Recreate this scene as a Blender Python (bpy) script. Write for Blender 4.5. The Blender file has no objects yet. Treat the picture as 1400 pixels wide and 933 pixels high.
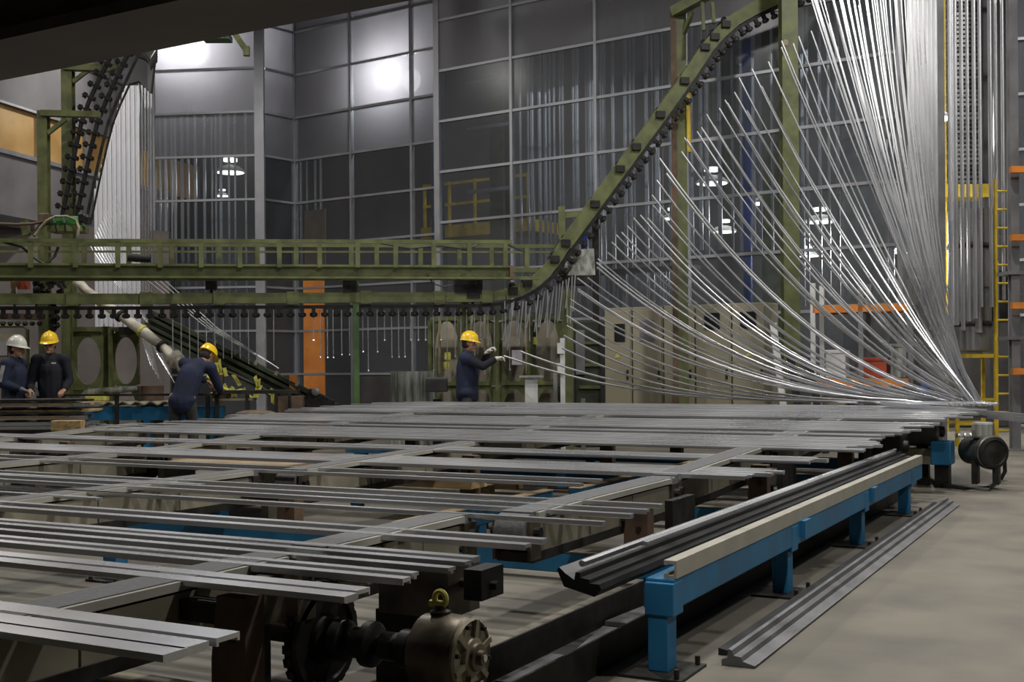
import bpy, bmesh, math, random
from math import sin, cos, pi, radians
from mathutils import Vector, Matrix
random.seed(7)
scene = bpy.context.scene
C = scene.collection

# ---------------------------------------------------------------- camera, world, exposure
F, ROLL, H = 1620.0, -0.008, 1.3          # focal length in pixels of a 1400 x 933 frame, roll, eye height
cam_d = bpy.data.cameras.new('camera'); cam = bpy.data.objects.new('camera', cam_d); C.objects.link(cam)
cam_d.sensor_width = 36.0; cam_d.lens = F / 1400 * 36.0; cam_d.shift_y = 33.5 / 1400
cam_d.clip_end = 200
BA = radians(28.0)                        # the belts run along +Y, the profiles along +X; the camera looks 28 degrees to the left of the belts
cam.matrix_world = Matrix.Translation((0, 0, H)) @ Matrix.Rotation(BA, 4, 'Z') @ Matrix.Rotation(pi / 2, 4, 'X') @ Matrix.Rotation(ROLL, 4, 'Z')
scene.camera = cam
w = bpy.data.worlds.new('world'); scene.world = w; w.use_nodes = True
w.node_tree.nodes['Background'].inputs[0].default_value = (0.80, 0.86, 1.0, 1)
w.node_tree.nodes['Background'].inputs[1].default_value = 0.0
vs = scene.view_settings
vs.view_transform = 'Standard'; vs.look = 'None'; vs.gamma = 1.0; vs.use_curve_mapping = False
vs.exposure = -0.4
# the hall's high bay lamps, all alike, above the frame (housings further down): place, right of / ahead of the camera, height
LAMP_W = 480
HALL_LAMPS = [('over_table', 1.5, 7.5, 9.2), ('over_fan', 5.0, 13.5, 9.2), ('over_gangway', -2.5, 15.0, 9.2), ('over_curtain', -9.0, 19.0, 9.2), ('over_aisle', 8.5, 4.5, 9.2),
              ('over_camera', 0.5, 1.0, 9.2), ('over_right_bay', 10.5, 19.0, 9.2), ('over_left_side', -13.1, 13.7, 9.2)]
BACK_FILLS = [('fill_behind_wall', 0.5, 26.0, 9.95), ('fill_behind_right_panes', 6.0, 22.5, 9.95)]      # unseen lamps added to light the strips behind the glass wall, above the frame

# ---------------------------------------------------------------- pixel -> place helpers
def cw(x, y, z=0.0):                      # camera-aligned ground coordinates (right, ahead) -> world
    return Vector((x * cos(BA) - y * sin(BA), x * sin(BA) + y * cos(BA), z))
def ray(px, py):
    dx, dy = px - 700, py - 500; c, s = cos(ROLL), sin(ROLL)
    return cw(dx * c + dy * s, F, dx * s - dy * c)
def onz(px, py, z):
    r = ray(px, py); return Vector((0, 0, H)) + r * ((z - H) / r.z)
def onpl(px, py, pl):
    (P, D) = pl; r = ray(px, py)
    k = (P[0] * D[1] - P[1] * D[0]) / (r.x * D[1] - r.y * D[0])
    return Vector((0, 0, H)) + r * k
CX, CY = cw(1, 0), cw(0, 1)               # to the right of the camera, away from the camera
def at(px, py, Y): return onpl(px, py, (CY * Y, CX))
PV = Vector((1, 0, 0)); BV = Vector((0, 1, 0)); UP = Vector((0, 0, 1))
def ST(s, t, z=0.0): return BV * s + PV * t + UP * z
def toST(v): return v.dot(BV), v.dot(PV)
def tz(s): return 0.57 + max(0.0, min(1.0, (s - 8.0) / 6.0)) * 0.23      # the conveyors climb gently towards the far side
FAN = (ST(14.42, 0), PV)
CONV = (cw(-2.27, 17.5), cw(.985, .18))
WD = cw(.829, -.559); WN = cw(.559, .829)               # glass wall direction / pointing behind it
W1 = (cw(-1.436, 23.5), WD); W2 = (cw(-5.06, 27.8), WD)

# ---------------------------------------------------------------- mesh builder
class MB:
    def __init__(s): s.v = []; s.f = []
    def add(s, vs, fs):
        n = len(s.v); s.v += [Vector(x) for x in vs]; s.f += [[i + n for i in f] for f in fs]; return s
    def hexa(s, o, a, b, c):
        o, a, b, c = map(Vector, (o, a, b, c))
        v = [o, o + a, o + a + b, o + b, o + c, o + a + c, o + a + b + c, o + b + c]
        return s.add(v, [(3, 2, 1, 0), (4, 5, 6, 7), (0, 1, 5, 4), (1, 2, 6, 5), (2, 3, 7, 6), (3, 0, 4, 7)])
    def box(s, c, size, ax=None):
        ax = ax or (Vector((1, 0, 0)), Vector((0, 1, 0)), UP)
        a, b, d = [Vector(ax[i]) * size[i] for i in range(3)]
        return s.hexa(Vector(c) - (a + b + d) / 2, a, b, d)
    def bst(s, s0, s1, t0, t1, z0, z1): return s.hexa(ST(s0, t0, z0), PV * (t1 - t0), BV * (s1 - s0), UP * (z1 - z0))
    def frame(s, p0, p1, side=None):
        d = (Vector(p1) - Vector(p0)).normalized()
        sd = Vector(side) if side is not None else (d.cross(UP) if abs(d.z) < .99 else Vector((1, 0, 0)))
        sd = (sd - d * sd.dot(d)).normalized(); up = sd.cross(d)
        return d, sd, up
    def beam(s, p0, p1, w, h, side=None):
        p0, p1 = Vector(p0), Vector(p1); d, sd, up = s.frame(p0, p1, side)
        return s.hexa(p0 - sd * w / 2 - up * h / 2, p1 - p0, sd * w, up * h)
    def prism(s, poly, p0, p1, side=None):
        p0, p1 = Vector(p0), Vector(p1); d, sd, up = s.frame(p0, p1, side); n = len(poly)
        v = [p0 + sd * x + up * y for x, y in poly] + [p1 + sd * x + up * y for x, y in poly]
        return s.add(v, [list(range(n)), list(range(2 * n - 1, n - 1, -1))] + [(i, n + i, n + (i + 1) % n, (i + 1) % n) for i in range(n)])
    def hbeam(s, p0, p1, w, h, t=.02, side=None):
        a, b = w / 2, h / 2
        return s.prism([(-a, -b), (a, -b), (a, -b + t), (t / 2, -b + t), (t / 2, b - t), (a, b - t), (a, b), (-a, b), (-a, b - t), (-t / 2, b - t), (-t / 2, -b + t), (-a, -b + t)], p0, p1, side)
    def tube(s, p0, p1, r0, r1=None, n=12):
        r1 = r0 if r1 is None else r1; p0, p1 = Vector(p0), Vector(p1); d, sd, up = s.frame(p0, p1)
        cs = [(cos(2 * pi * i / n), sin(2 * pi * i / n)) for i in range(n)]
        v = [p0 + (sd * a + up * b) * r0 for a, b in cs] + [p1 + (sd * a + up * b) * r1 for a, b in cs]
        return s.add(v, [list(range(n)), list(range(2 * n - 1, n - 1, -1))] + [(i, n + i, n + (i + 1) % n, (i + 1) % n) for i in range(n)])
    def path(s, pts, r, n=7):
        pts = [Vector(p) for p in pts]; rings = []; ref = None
        for i, p in enumerate(pts):
            d = (pts[min(i + 1, len(pts) - 1)] - pts[max(i - 1, 0)]).normalized()
            if ref is None: ref = d.cross(UP) if abs(d.z) < .95 else d.cross(Vector((1, 0, 0)))
            ref = (ref - d * ref.dot(d)).normalized(); o = d.cross(ref); rr = r(i / (len(pts) - 1)) if callable(r) else r
            rings.append([p + (ref * cos(2 * pi * k / n) + o * sin(2 * pi * k / n)) * rr for k in range(n)])
        v = [x for q in rings for x in q]; m = len(rings)
        fs = [(i * n + k, i * n + (k + 1) % n, (i + 1) * n + (k + 1) % n, (i + 1) * n + k) for i in range(m - 1) for k in range(n)]
        return s.add(v, fs + [list(range(n))[::-1], [(m - 1) * n + k for k in range(n)]])
    def ribbon(s, pts, w, th, side):
        pts = [Vector(p) for p in pts]; m = len(pts); v = []
        for i, p in enumerate(pts):
            d = (pts[min(i + 1, m - 1)] - pts[max(i - 1, 0)]).normalized()
            sd = Vector(side); sd = (sd - d * sd.dot(d)).normalized(); up = sd.cross(d)
            v += [p - sd * w / 2 - up * th / 2, p + sd * w / 2 - up * th / 2, p + sd * w / 2 + up * th / 2, p - sd * w / 2 + up * th / 2]
        fs = [(i * 4 + k, i * 4 + (k + 1) % 4, i * 4 + 4 + (k + 1) % 4, i * 4 + 4 + k) for i in range(m - 1) for k in range(4)]
        return s.add(v, fs + [(3, 2, 1, 0), tuple((m - 1) * 4 + k for k in range(4))])
    def lathe(s, o, ax, prof, n=20):
        o = Vector(o); ax = Vector(ax).normalized(); sd = ax.cross(UP) if abs(ax.z) < .95 else Vector((1, 0, 0)); sd.normalize(); u2 = ax.cross(sd)
        v = [o + ax * h + (sd * cos(2 * pi * k / n) + u2 * sin(2 * pi * k / n)) * max(r, 1e-4) for h, r in prof for k in range(n)]
        m = len(prof)
        fs = [(i * n + k, i * n + (k + 1) % n, (i + 1) * n + (k + 1) % n, (i + 1) * n + k) for i in range(m - 1) for k in range(n)]
        return s.add(v, fs + [list(range(n))[::-1], [(m - 1) * n + k for k in range(n)]])
    def ell(s, c, r, ax=None, nu=12, nv=8):
        c = Vector(c); ax = ax or (Vector((1, 0, 0)), Vector((0, 1, 0)), UP)
        r = (r, r, r) if not hasattr(r, '__len__') else r
        v = [c + Vector(ax[2]) * r[2]]
        for j in range(1, nv):
            for k in range(nu):
                th = pi * j / nv; ph = 2 * pi * k / nu
                v.append(c + Vector(ax[0]) * (r[0] * sin(th) * cos(ph)) + Vector(ax[1]) * (r[1] * sin(th) * sin(ph)) + Vector(ax[2]) * (r[2] * cos(th)))
        v.append(c - Vector(ax[2]) * r[2]); e = len(v) - 1
        fs = [(0, 1 + k, 1 + (k + 1) % nu) for k in range(nu)]
        fs += [(1 + j * nu + k, 1 + (j + 1) * nu + k, 1 + (j + 1) * nu + (k + 1) % nu, 1 + j * nu + (k + 1) % nu) for j in range(nv - 2) for k in range(nu)]
        fs += [(e, 1 + (nv - 2) * nu + (k + 1) % nu, 1 + (nv - 2) * nu + k) for k in range(nu)]
        return s.add(v, fs)
    def cap(s, p0, p1, r0, r1, n=12):
        p0, p1 = Vector(p0), Vector(p1); s.tube(p0, p1, r0, r1, n); s.ell(p0, r0, nu=n); s.ell(p1, r1, nu=n); return s
    def build(s, name, mat, parent=None, smooth=False, bevel=0, origin=None):
        me = bpy.data.meshes.new(name)
        if parent is not None: o0 = root_loc(parent)
        elif origin is not None: o0 = Vector(origin)
        else:
            xs = [p.x for p in s.v]; ys = [p.y for p in s.v]; o0 = Vector(((min(xs) + max(xs)) / 2, (min(ys) + max(ys)) / 2, min(p.z for p in s.v)))
        me.from_pydata([p - o0 for p in s.v], [], s.f)
        bm = bmesh.new(); bm.from_mesh(me); bmesh.ops.recalc_face_normals(bm, faces=bm.faces); bm.to_mesh(me); bm.free()
        if smooth:
            me.polygons.foreach_set('use_smooth', [True] * len(me.polygons)); me.set_sharp_from_angle(angle=radians(40))
        me.materials.append(M[mat])
        ob = bpy.data.objects.new(name, me); C.objects.link(ob)
        if parent is not None: ob.parent = parent
        else: ob.location = o0
        if bevel:
            b = ob.modifiers.new('bevel', 'BEVEL'); b.width = bevel; b.segments = 2; b.limit_method = 'ANGLE'
        return ob
def root_loc(o):
    l = Vector((0, 0, 0))
    while o is not None: l = l + o.location; o = o.parent
    return l
def tag(o, label, cat, group=None):
    o['label'] = label; o['category'] = cat
    if group: o['group'] = group
    return o
def thing(name, label, cat, loc, group=None):
    o = bpy.data.objects.new(name, None); C.objects.link(o); o.location = Vector(loc); o.empty_display_size = .2
    return tag(o, label, cat, group)
def struct(o): o['kind'] = 'structure'; return o
def dup(root, loc, label=None, group=None):
    r = root.copy(); C.objects.link(r); r.location = loc
    if label: r['label'] = label
    if group: r['group'] = group
    for ch in list(root.children):
        c = ch.copy(); C.objects.link(c); c.parent = r
        for g in ch.children:
            d = g.copy(); C.objects.link(d); d.parent = c
    return r

# ---------------------------------------------------------------- materials
M = {}
def mat(name, col, rough=.6, metal=0.0, var=.25, scale=6.0, bump=0.0, col2=None, streak=None, spec=.5, detail=5.0, aniso=0.0, contrast=(.35, .65)):
    m = bpy.data.materials.new(name); m.use_nodes = True; M[name] = m; nt = m.node_tree; N = nt.nodes; L = nt.links
    b = N['Principled BSDF']; tc = N.new('ShaderNodeTexCoord'); mp = N.new('ShaderNodeMapping'); nz = N.new('ShaderNodeTexNoise'); rp = N.new('ShaderNodeValToRGB')
    L.new(tc.outputs['Object'], mp.inputs[0]); L.new(mp.outputs[0], nz.inputs['Vector'])
    if streak: mp.inputs['Scale'].default_value = streak
    nz.inputs['Scale'].default_value = scale; nz.inputs['Detail'].default_value = detail
    c2 = col2 or tuple(c * (1 - var) for c in col); c1 = col if col2 else tuple(min(1, c * (1 + var * .6)) for c in col)
    rp.color_ramp.elements[0].color = (*c2, 1); rp.color_ramp.elements[1].color = (*c1, 1)
    rp.color_ramp.elements[0].position, rp.color_ramp.elements[1].position = contrast
    L.new(nz.outputs['Fac'], rp.inputs[0]); L.new(rp.outputs[0], b.inputs['Base Color'])
    b.inputs['Roughness'].default_value = rough; b.inputs['Metallic'].default_value = metal; b.inputs['Specular IOR Level'].default_value = spec
    mr = N.new('ShaderNodeMapRange'); mr.inputs['To Min'].default_value = max(.03, rough - .12); mr.inputs['To Max'].default_value = min(1, rough + .12)
    L.new(nz.outputs['Fac'], mr.inputs['Value']); L.new(mr.outputs[0], b.inputs['Roughness'])
    if bump:
        bp = N.new('ShaderNodeBump'); bp.inputs['Strength'].default_value = bump; bp.inputs['Distance'].default_value = .02
        L.new(nz.outputs['Fac'], bp.inputs['Height']); L.new(bp.outputs[0], b.inputs['Normal'])
    return m
def glow(name, col, strength):
    m = bpy.data.materials.new(name); m.use_nodes = True; M[name] = m; b = m.node_tree.nodes['Principled BSDF']
    b.inputs['Base Color'].default_value = (*col, 1); b.inputs['Emission Color'].default_value = (*col, 1); b.inputs['Emission Strength'].default_value = strength
def pane(name, tint, haze_col, fac, rough, noise=(.5, 1.0), transl=0.0):
    """dusty glazing: part see-through, part dusty reflecting surface"""
    m = bpy.data.materials.new(name); m.use_nodes = True; M[name] = m; nt = m.node_tree; N = nt.nodes; L = nt.links
    b = N['Principled BSDF']; out = N['Material Output']; b.inputs['Base Color'].default_value = (*haze_col, 1); b.inputs['Roughness'].default_value = rough; b.inputs['Specular IOR Level'].default_value = .3 if fac < .7 else .4
    tr = N.new('ShaderNodeBsdfTransparent'); tr.inputs[0].default_value = (*tint, 1)
    tc = N.new('ShaderNodeTexCoord'); nz = N.new('ShaderNodeTexNoise'); nz.inputs['Scale'].default_value = noise[0]; nz.inputs['Detail'].default_value = 6
    L.new(tc.outputs['Object'], nz.inputs['Vector'])
    mr = N.new('ShaderNodeMapRange'); mr.inputs['From Min'].default_value = .3; mr.inputs['From Max'].default_value = .7
    mr.inputs['To Min'].default_value = max(0, fac - .12 * noise[1]); mr.inputs['To Max'].default_value = min(1, fac + .12 * noise[1])
    L.new(nz.outputs['Fac'], mr.inputs['Value'])
    surf = b.outputs[0]
    if transl:
        tl = N.new('ShaderNodeBsdfTranslucent'); tl.inputs[0].default_value = (*haze_col, 1); mx = N.new('ShaderNodeMixShader'); mx.inputs[0].default_value = transl
        L.new(b.outputs[0], mx.inputs[1]); L.new(tl.outputs[0], mx.inputs[2]); surf = mx.outputs[0]
    m2 = N.new('ShaderNodeMixShader'); L.new(mr.outputs[0], m2.inputs[0]); L.new(tr.outputs[0], m2.inputs[1]); L.new(surf, m2.inputs[2]); L.new(m2.outputs[0], out.inputs[0])

def floor_mat():
    m = mat('concrete', (.185, .172, .145), .62, 0, .3, 1.3, .12, col2=(.135, .125, .107)); nt = m.node_tree; N = nt.nodes; L = nt.links; b = N['Principled BSDF']
    base = b.inputs['Base Color'].links[0].from_socket
    tc = N.new('ShaderNodeTexCoord'); mp = N.new('ShaderNodeMapping'); mp.inputs['Scale'].default_value = (1, 1, 1)
    nz = N.new('ShaderNodeTexNoise'); nz.inputs['Scale'].default_value = 1.6; nz.inputs['Detail'].default_value = 8
    L.new(tc.outputs['Object'], mp.inputs[0]); L.new(mp.outputs[0], nz.inputs['Vector'])
    rp = N.new('ShaderNodeValToRGB'); rp.color_ramp.elements[0].position = .33; rp.color_ramp.elements[0].color = (.72, .71, .69, 1); rp.color_ramp.elements[1].position = .60; rp.color_ramp.elements[1].color = (1.08, 1.06, 1.0, 1)
    L.new(nz.outputs['Fac'], rp.inputs[0])
    mx = N.new('ShaderNodeMix'); mx.data_type = 'RGBA'; mx.blend_type = 'MULTIPLY'; mx.inputs[0].default_value = 1
    L.new(base, mx.inputs[6]); L.new(rp.outputs[0], mx.inputs[7]); L.new(mx.outputs[2], b.inputs['Base Color'])
floor_mat()
mat('alu', (.70, .71, .74), .29, .80, .10, .9, 0, detail=2.0)
mat('frame_alu', (.36, .37, .40), .42, .3, .12, 3.0)
mat('white_lacquer', (.50, .50, .54), .35, 0, .06, 4.0)
mat('cream_profile', (.40, .385, .33), .5, 0, .12, 6.0)
mat('black_profile', (.016, .016, .018), .36, .2, .3, 5.0)
mat('grey_profile', (.16, .16, .17), .4, .5, .3, 5.0)
mat('green', (.115, .130, .048), .55, 0, .35, 5.0, .15)
mat('green_dark', (.035, .045, .022), .55, 0, .4, 5.0, .15)
mat('green_bright', (.07, .135, .04), .5, 0, .3, 4.0, .1)
mat('green_machine', (.06, .26, .07), .5, 0, .2, 4.0)
mat('rust_steel', (.135, .088, .06), .75, .2, .45, 4.0, .3)
mat('dark_steel', (.045, .042, .038), .55, .6, .4, 8.0, .2)
mat('black_iron', (.018, .017, .016), .55, .3, .5, 10.0, .3)
mat('blue', (.020, .185, .38), .5, 0, .3, 4.0, .1, col2=(.015, .12, .25))
mat('blue_worn', (.045, .11, .155), .6, 0, .45, 6.0, .2, col2=(.03, .06, .085))
mat('belt', (.125, .13, .135), .7, 0, .2, 40.0, .2)
mat('cream_panel', (.235, .215, .16), .6, 0, .35, 2.5, .1)
mat('edge_plastic', (.42, .41, .36), .5, 0, .1, 5.0)
mat('motor_cream', (.30, .265, .185), .5, .3, .45, 5.0, .25)
mat('motor_brown', (.14, .115, .085), .42, .6, .45, 6.0, .2)
mat('motor_grey', (.15, .15, .14), .4, .6, .4, 6.0, .2)
mat('cabinet', (.30, .275, .195), .55, 0, .12, 1.2)
mat('cabinet_seam', (.09, .085, .065), .6, 0, .2, 3.0)
mat('dark_display', (.02, .02, .022), .25, 0, .2, 5.0)
mat('yellow', (.62, .44, .03), .5, 0, .25, 5.0)
mat('helmet_yellow', (.86, .56, .02), .3, 0, .06, 4.0)
mat('helmet_white', (.62, .61, .56), .35, 0, .1, 4.0)
mat('navy', (.011, .017, .048), .85, 0, .4, 7.0, .3)
mat('navy_black', (.008, .010, .018), .9, 0, .4, 7.0, .3)
mat('trouser', (.045, .043, .042), .9, 0, .4, 7.0, .3)
mat('skin', (.40, .215, .135), .5, 0, .15, 14.0)
mat('hair', (.018, .013, .010), .7, 0, .4, 20.0)
mat('glove_white', (.62, .60, .53), .8, 0, .2, 14.0, .2)
mat('glove_grey', (.16, .17, .20), .8, 0, .2, 14.0, .2)
mat('reflective_grey', (.25, .25, .25), .5, 0, .2, 10.0)
mat('mark_white', (.75, .75, .75), .6, 0, .1, 10.0)
mat('orange_board', (.90, .34, .08), .6, 0, .25, 2.0, 0, col2=(.70, .23, .05))
mat('window_glow_paint', (.80, .52, .20), .35, 0, .2, 1.2, 0, col2=(.62, .36, .12))  # amber colour stands in for warm light behind the window panes
mat('orange_rack', (.70, .24, .04), .5, 0, .2, 4.0)
mat('wall_brown', (.20, .175, .165), .75, 0, .2, 1.5, .05)
mat('wall_grey', (.25, .24, .25), .75, 0, .25, .8, .05)
mat('wall_back_room', (.165, .165, .165), .8, 0, .35, .5, .05)
mat('wall_corrugated', (.30, .31, .30), .5, .3, .35, 1.5)
mat('dark_panel', (.07, .066, .066), .6, 0, .3, 1.5)
mat('ceiling_beam', (.085, .07, .052), .75, 0, .35, 1.5, .1)
mat('stained_white', (.42, .43, .40), .7, 0, .5, 2.0, .1, col2=(.11, .12, .10), streak=(6, 6, .7))
mat('oval_beige', (.40, .36, .28), .7, 0, .35, 2.0, 0, col2=(.24, .215, .17))
mat('plastic_hose', (.60, .56, .47), .4, 0, .3, 5.0, .3)
mat('wood', (.46, .32, .155), .7, 0, .35, 3.0, .15, streak=(1, 9, 9))
mat('cardboard', (.33, .24, .14), .8, 0, .2, 3.0)
mat('brown_cloth', (.12, .085, .055), .9, 0, .4, 8.0, .4)
mat('white_steel', (.62, .63, .62), .5, 0, .2, 4.0)
mat('blue_plastic', (.03, .07, .30), .4, 0, .2, 4.0)
mat('rubber', (.015, .015, .015), .5, 0, .3, 9.0)
mat('paper', (.55, .53, .58), .7, 0, .05, 4.0)
mat('tape_yellow', (.55, .52, .10), .6, 0, .3, 12.0)
mat('duct_steel', (.24, .24, .25), .45, .4, .3, 1.8)
mat('red_plastic', (.35, .06, .03), .5, 0, .2, 4.0)
glow('lamp_glow', (1.0, .97, .90), 5.0)
pane('glass_clear', (.84, .87, .90), (.15, .155, .17), .26, .22, (.35, 1.0))
pane('glass_semi', (.80, .84, .88), (.24, .24, .26), .58, .3, (.45, 1.3), transl=.55)
pane('glass_frost', (.80, .84, .88), (.32, .315, .34), .80, .34, (.45, 1.4), transl=.6)
pane('glass_dark', (.60, .62, .65), (.10, .10, .105), .5, .25, (.4, 1.0))

# ================================================================ THE SETTING
fl = MB(); fl.add([(-45, -12, 0), (30, -12, 0), (30, 46, 0), (-45, 46, 0), (-45, -12, -.2), (30, -12, -.2), (30, 46, -.2), (-45, 46, -.2)],
                  [(0, 1, 2, 3), (7, 6, 5, 4), (0, 4, 5, 1), (1, 5, 6, 2), (2, 6, 7, 3), (3, 7, 4, 0)])
struct(fl.build('floor', 'concrete', origin=(0, 0, 0)))

ROWS = [0.14, 1.14, 2.14, 3.14, 4.14, 5.14, 6.14, 7.14, 8.14, 9.14, 10.14]
def glass_wall(name, P, D, us, kind, frost_z, dark_z=1.14, end_posts=(.14, .14), first=0):
    """aluminium grid wall: posts, rails and one pane per opening, each its own object"""
    P = Vector(P); D = Vector(D).normalized(); Nn = Vector((-D.y, D.x, 0))
    if Nn.dot(CY) < 0: Nn = -Nn
    root = bpy.data.objects.new(name, None); C.objects.link(root); root.location = P + D * us[0]; struct(root)
    for i, u in enumerate(us):
        wd = end_posts[0] if i == 0 else end_posts[1] if i == len(us) - 1 else .055
        if wd <= 0: continue
        MB().box(P + D * u + UP * 5.1, (wd, .10, 10.2), (D, Nn, UP)).build('mullion', 'frame_alu', root)
    for i in range(len(us) - 1):
        for j, z in enumerate(ROWS):
            a, b = us[i], us[i + 1]
            MB().box(P + D * ((a + b) / 2) + UP * z, (b - a - .05, .075, .05), (D, Nn, UP)).build('rail', 'frame_alu', root)
            if j + 1 < len(ROWS):
                z1 = ROWS[j + 1]; k = 'glass_frost' if z + .2 > frost_z else 'glass_semi' if z + 1.2 > frost_z and frost_z < 7.2 and name != 'wall_back' else ('dark_panel' if z1 <= dark_z + .05 and not (name == 'wall_back_recess' and i == 0) else kind)
                MB().box(P + D * ((a + b) / 2) + UP * ((z + z1) / 2) + Nn * random.uniform(-.006, .006), (b - a - .05, .02, z1 - z - .05), (D, Nn, UP)).build('pane', k, root)
    return root
glass_wall('wall_back', W1[0], WD, [0, 1.78, 3.62, 5.43, 7.24, 9.05], 'glass_clear', 7.1, 0, (.13, .08))
glass_wall('wall_back_recess', W2[0], WD, [0, 1.77, 3.52, 4.17], 'glass_clear', 7.1, 1.14, (.12, 0))
P4a, P4b = at(209, 300, 27.3), at(356, 300, 27.0); P4a.z = P4b.z = 0
L4 = (P4b - P4a).length
glass_wall('wall_bay_front', P4a, (P4b - P4a), [0, L4], 'glass_clear', 7.1, 0, (.16, .22))
P3b = W2[0] + Vector((0, 0, 0)); P3b.z = 0
glass_wall('wall_bay_side', P4b, (P3b - P4b), [.12, (P3b - P4b).length], 'glass_clear', 7.1, 0, (0, 0))
# return between recess and front wall
e0 = W2[0] + WD * 4.17; e1 = W1[0].copy(); e0.z = e1.z = 0
struct(MB().hexa(e0, e1 - e0, WD * .05, UP * 10.2).build('wall_return', 'wall_grey'))

# left wall of the hall, light from inside its windows painted as amber colour
WL0, WL1 = at(-60, 300, 23.6), at(232, 300, 31.5); WL0.z = WL1.z = 0
LD = (WL1 - WL0).normalized(); LN = Vector((-LD.y, LD.x, 0))
WLP = (WL0, LD)
lw = MB(); LLEN = (WL1 - WL0).length
def zpl(px, py, pl): return onpl(px, py, pl).z
zA, zB = zpl(45, 215, WLP), zpl(45, 155, WLP)
lw.hexa(WL0 - LD * 6, LD * (LLEN + 6), LN * .25, UP * zA); lw.hexa(WL0 - LD * 6 + UP * zB, LD * (LLEN + 6), LN * .25, UP * (12 - zB))
lwo = struct(lw.build('wall_left', 'wall_grey'))
u = -6.0; k = 0
while u < LLEN:
    MB().hexa(WL0 + LD * u + LN * .05 + UP * zA, LD * 1.62, LN * .03, UP * (zB - zA)).build('window_pane', 'window_glow_paint', lwo)
    MB().hexa(WL0 + LD * (u + 1.62) - LN * .02 + UP * zA, LD * .13, LN * .2, UP * (zB - zA)).build('window_post', 'frame_alu', lwo); u += 1.75
MB().hexa(WL0 - LD * 6 - LN * .06 + UP * (zA - .09), LD * (LLEN + 6), LN * .1, UP * .09).build('window_sill', 'frame_alu', lwo)
MB().hexa(WL0 - LD * 6 - LN * .06 + UP * zB, LD * (LLEN + 6), LN * .1, UP * .05).build('window_head', 'frame_alu', lwo)
for z in (3.9, 8.3): MB().hexa(WL0 - LD * 6 - LN * .03 + UP * z, LD * (LLEN + 6), LN * .05, UP * .05).build('cladding_joint', 'dark_panel', lwo)
MB().hexa(WL0 - LD * 6 - LN * .5 + UP * 4.25, LD * 9.2, LN * .5, UP * .22).build('cable_tray', 'dark_panel', lwo)
# lower beige partition behind the left machines
pa, pb = at(-40, 480, 24.5), at(232, 480, 26.8); pa.z = pb.z = 0
struct(MB().hexa(pa, pb - pa, CY * .15, UP * 4.4).build('wall_partition', 'wall_brown'))

# room behind the glass: back wall, side wall
bp0 = W1[0] + WN * 9 - WD * 12; bp1 = W1[0] + WN * 9 + WD * 24; bp0.z = bp1.z = 0
struct(MB().hexa(bp0, bp1 - bp0, WN * .3, UP * 12).build('wall_far', 'wall_back_room'))
struct(MB().hexa(bp0 - WN * 4, WN * 4, WD * .3, UP * 12).build('wall_far_side', 'wall_back_room'))

# dark roof girder crossing above the left of the hall
gA, gB = at(-120, 134, 5.0), at(520, -6, 3.78)
gd = (gB - gA); gd.z = 0; gd.normalize(); gn = Vector((-gd.y, gd.x, 0)); zb = gA.z
L_g = 8.5; g0 = gA - gd * 2.2; g0.z = zb
girder = struct(MB().hexa(g0, gd * (L_g), -gn * .38, UP * .04).build('trim_girder', 'ceiling_beam'))
MB().hexa(g0 - gn * .15 + UP * .04, gd * L_g, -gn * .09, UP * .61).build('web', 'ceiling_beam', girder)
MB().hexa(g0 + UP * .65, gd * L_g, -gn * .38, UP * .04).build('top_flange', 'ceiling_beam', girder)
for i in range(5): MB().hexa(g0 + gd * (.8 + i * 1.05) + UP * .04, gd * .02, -gn * .36, UP * .61).build('stiffener', 'ceiling_beam', girder)
struct(MB().hexa(g0 - gn * 2.4 + UP * .69, gd * L_g, gn * 2.5, UP * .1).build('ceiling_deck', 'ceiling_beam'))

# ---------------------------------------------------------------- high bay lamps of the hall (out of view, they light it)
def lamp_thing(loc, watts, label, group, size=.5, cat='lamp', face=(0, 0, -1), col=(1.0, .965, .91), glowmat='lamp_glow', spread=180, off=None):
    t = thing('high_bay_lamp', label, cat, loc, group); loc = Vector(loc); f = Vector(face).normalized()
    MB().lathe(loc, -f, [(0, size * .5), (.02, size * .52), (.12, size * .42), (.22, size * .2), (.34, size * .16), (.36, .02)], 20).build('housing', 'motor_grey', t, True)
    MB().lathe(loc + f * .004, -f, [(0, size * .44), (.008, size * .44)], 20).build('diffuser' if not off else 'diffuser_' + off + '_offscreen', glowmat, t)
    hb = loc - f * .3; MB().tube(hb, Vector((hb.x, hb.y, 10.3)), .02, n=8).build('hanger', 'dark_steel', t)
    ld = bpy.data.lights.new('lamp_light', 'AREA'); ld.shape = 'DISK'; ld.size = size * .9; ld.energy = watts; ld.color = col; ld.spread = radians(spread)
    lo = bpy.data.objects.new('lamp_light' if not off else 'high_bay_light_' + off + '_offscreen', ld); C.objects.link(lo); lo.parent = t; lo.location = f * .03
    lo.rotation_mode = 'QUATERNION'; lo.rotation_quaternion = f.to_track_quat('-Z', 'Y')
    return t
CEIL = 10.3
struct(MB().hexa(Vector((-34, -6, CEIL)), Vector((50, 0, 0)), Vector((0, 44, 0)), UP * .2).build('ceiling', 'wall_grey'))
for (nm, x, y, z) in BACK_FILLS:
    lamp_thing(cw(x, y, z), 130, 'added unseen lamp lighting the room behind the glass', 'added lamps behind the glass', off=nm)
for (nm, x, y, z) in HALL_LAMPS:
    lamp_thing(cw(x, y, z), LAMP_W, 'round high bay lamp hanging over the hall', 'high bay lamps over the hall', off=nm)
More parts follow.
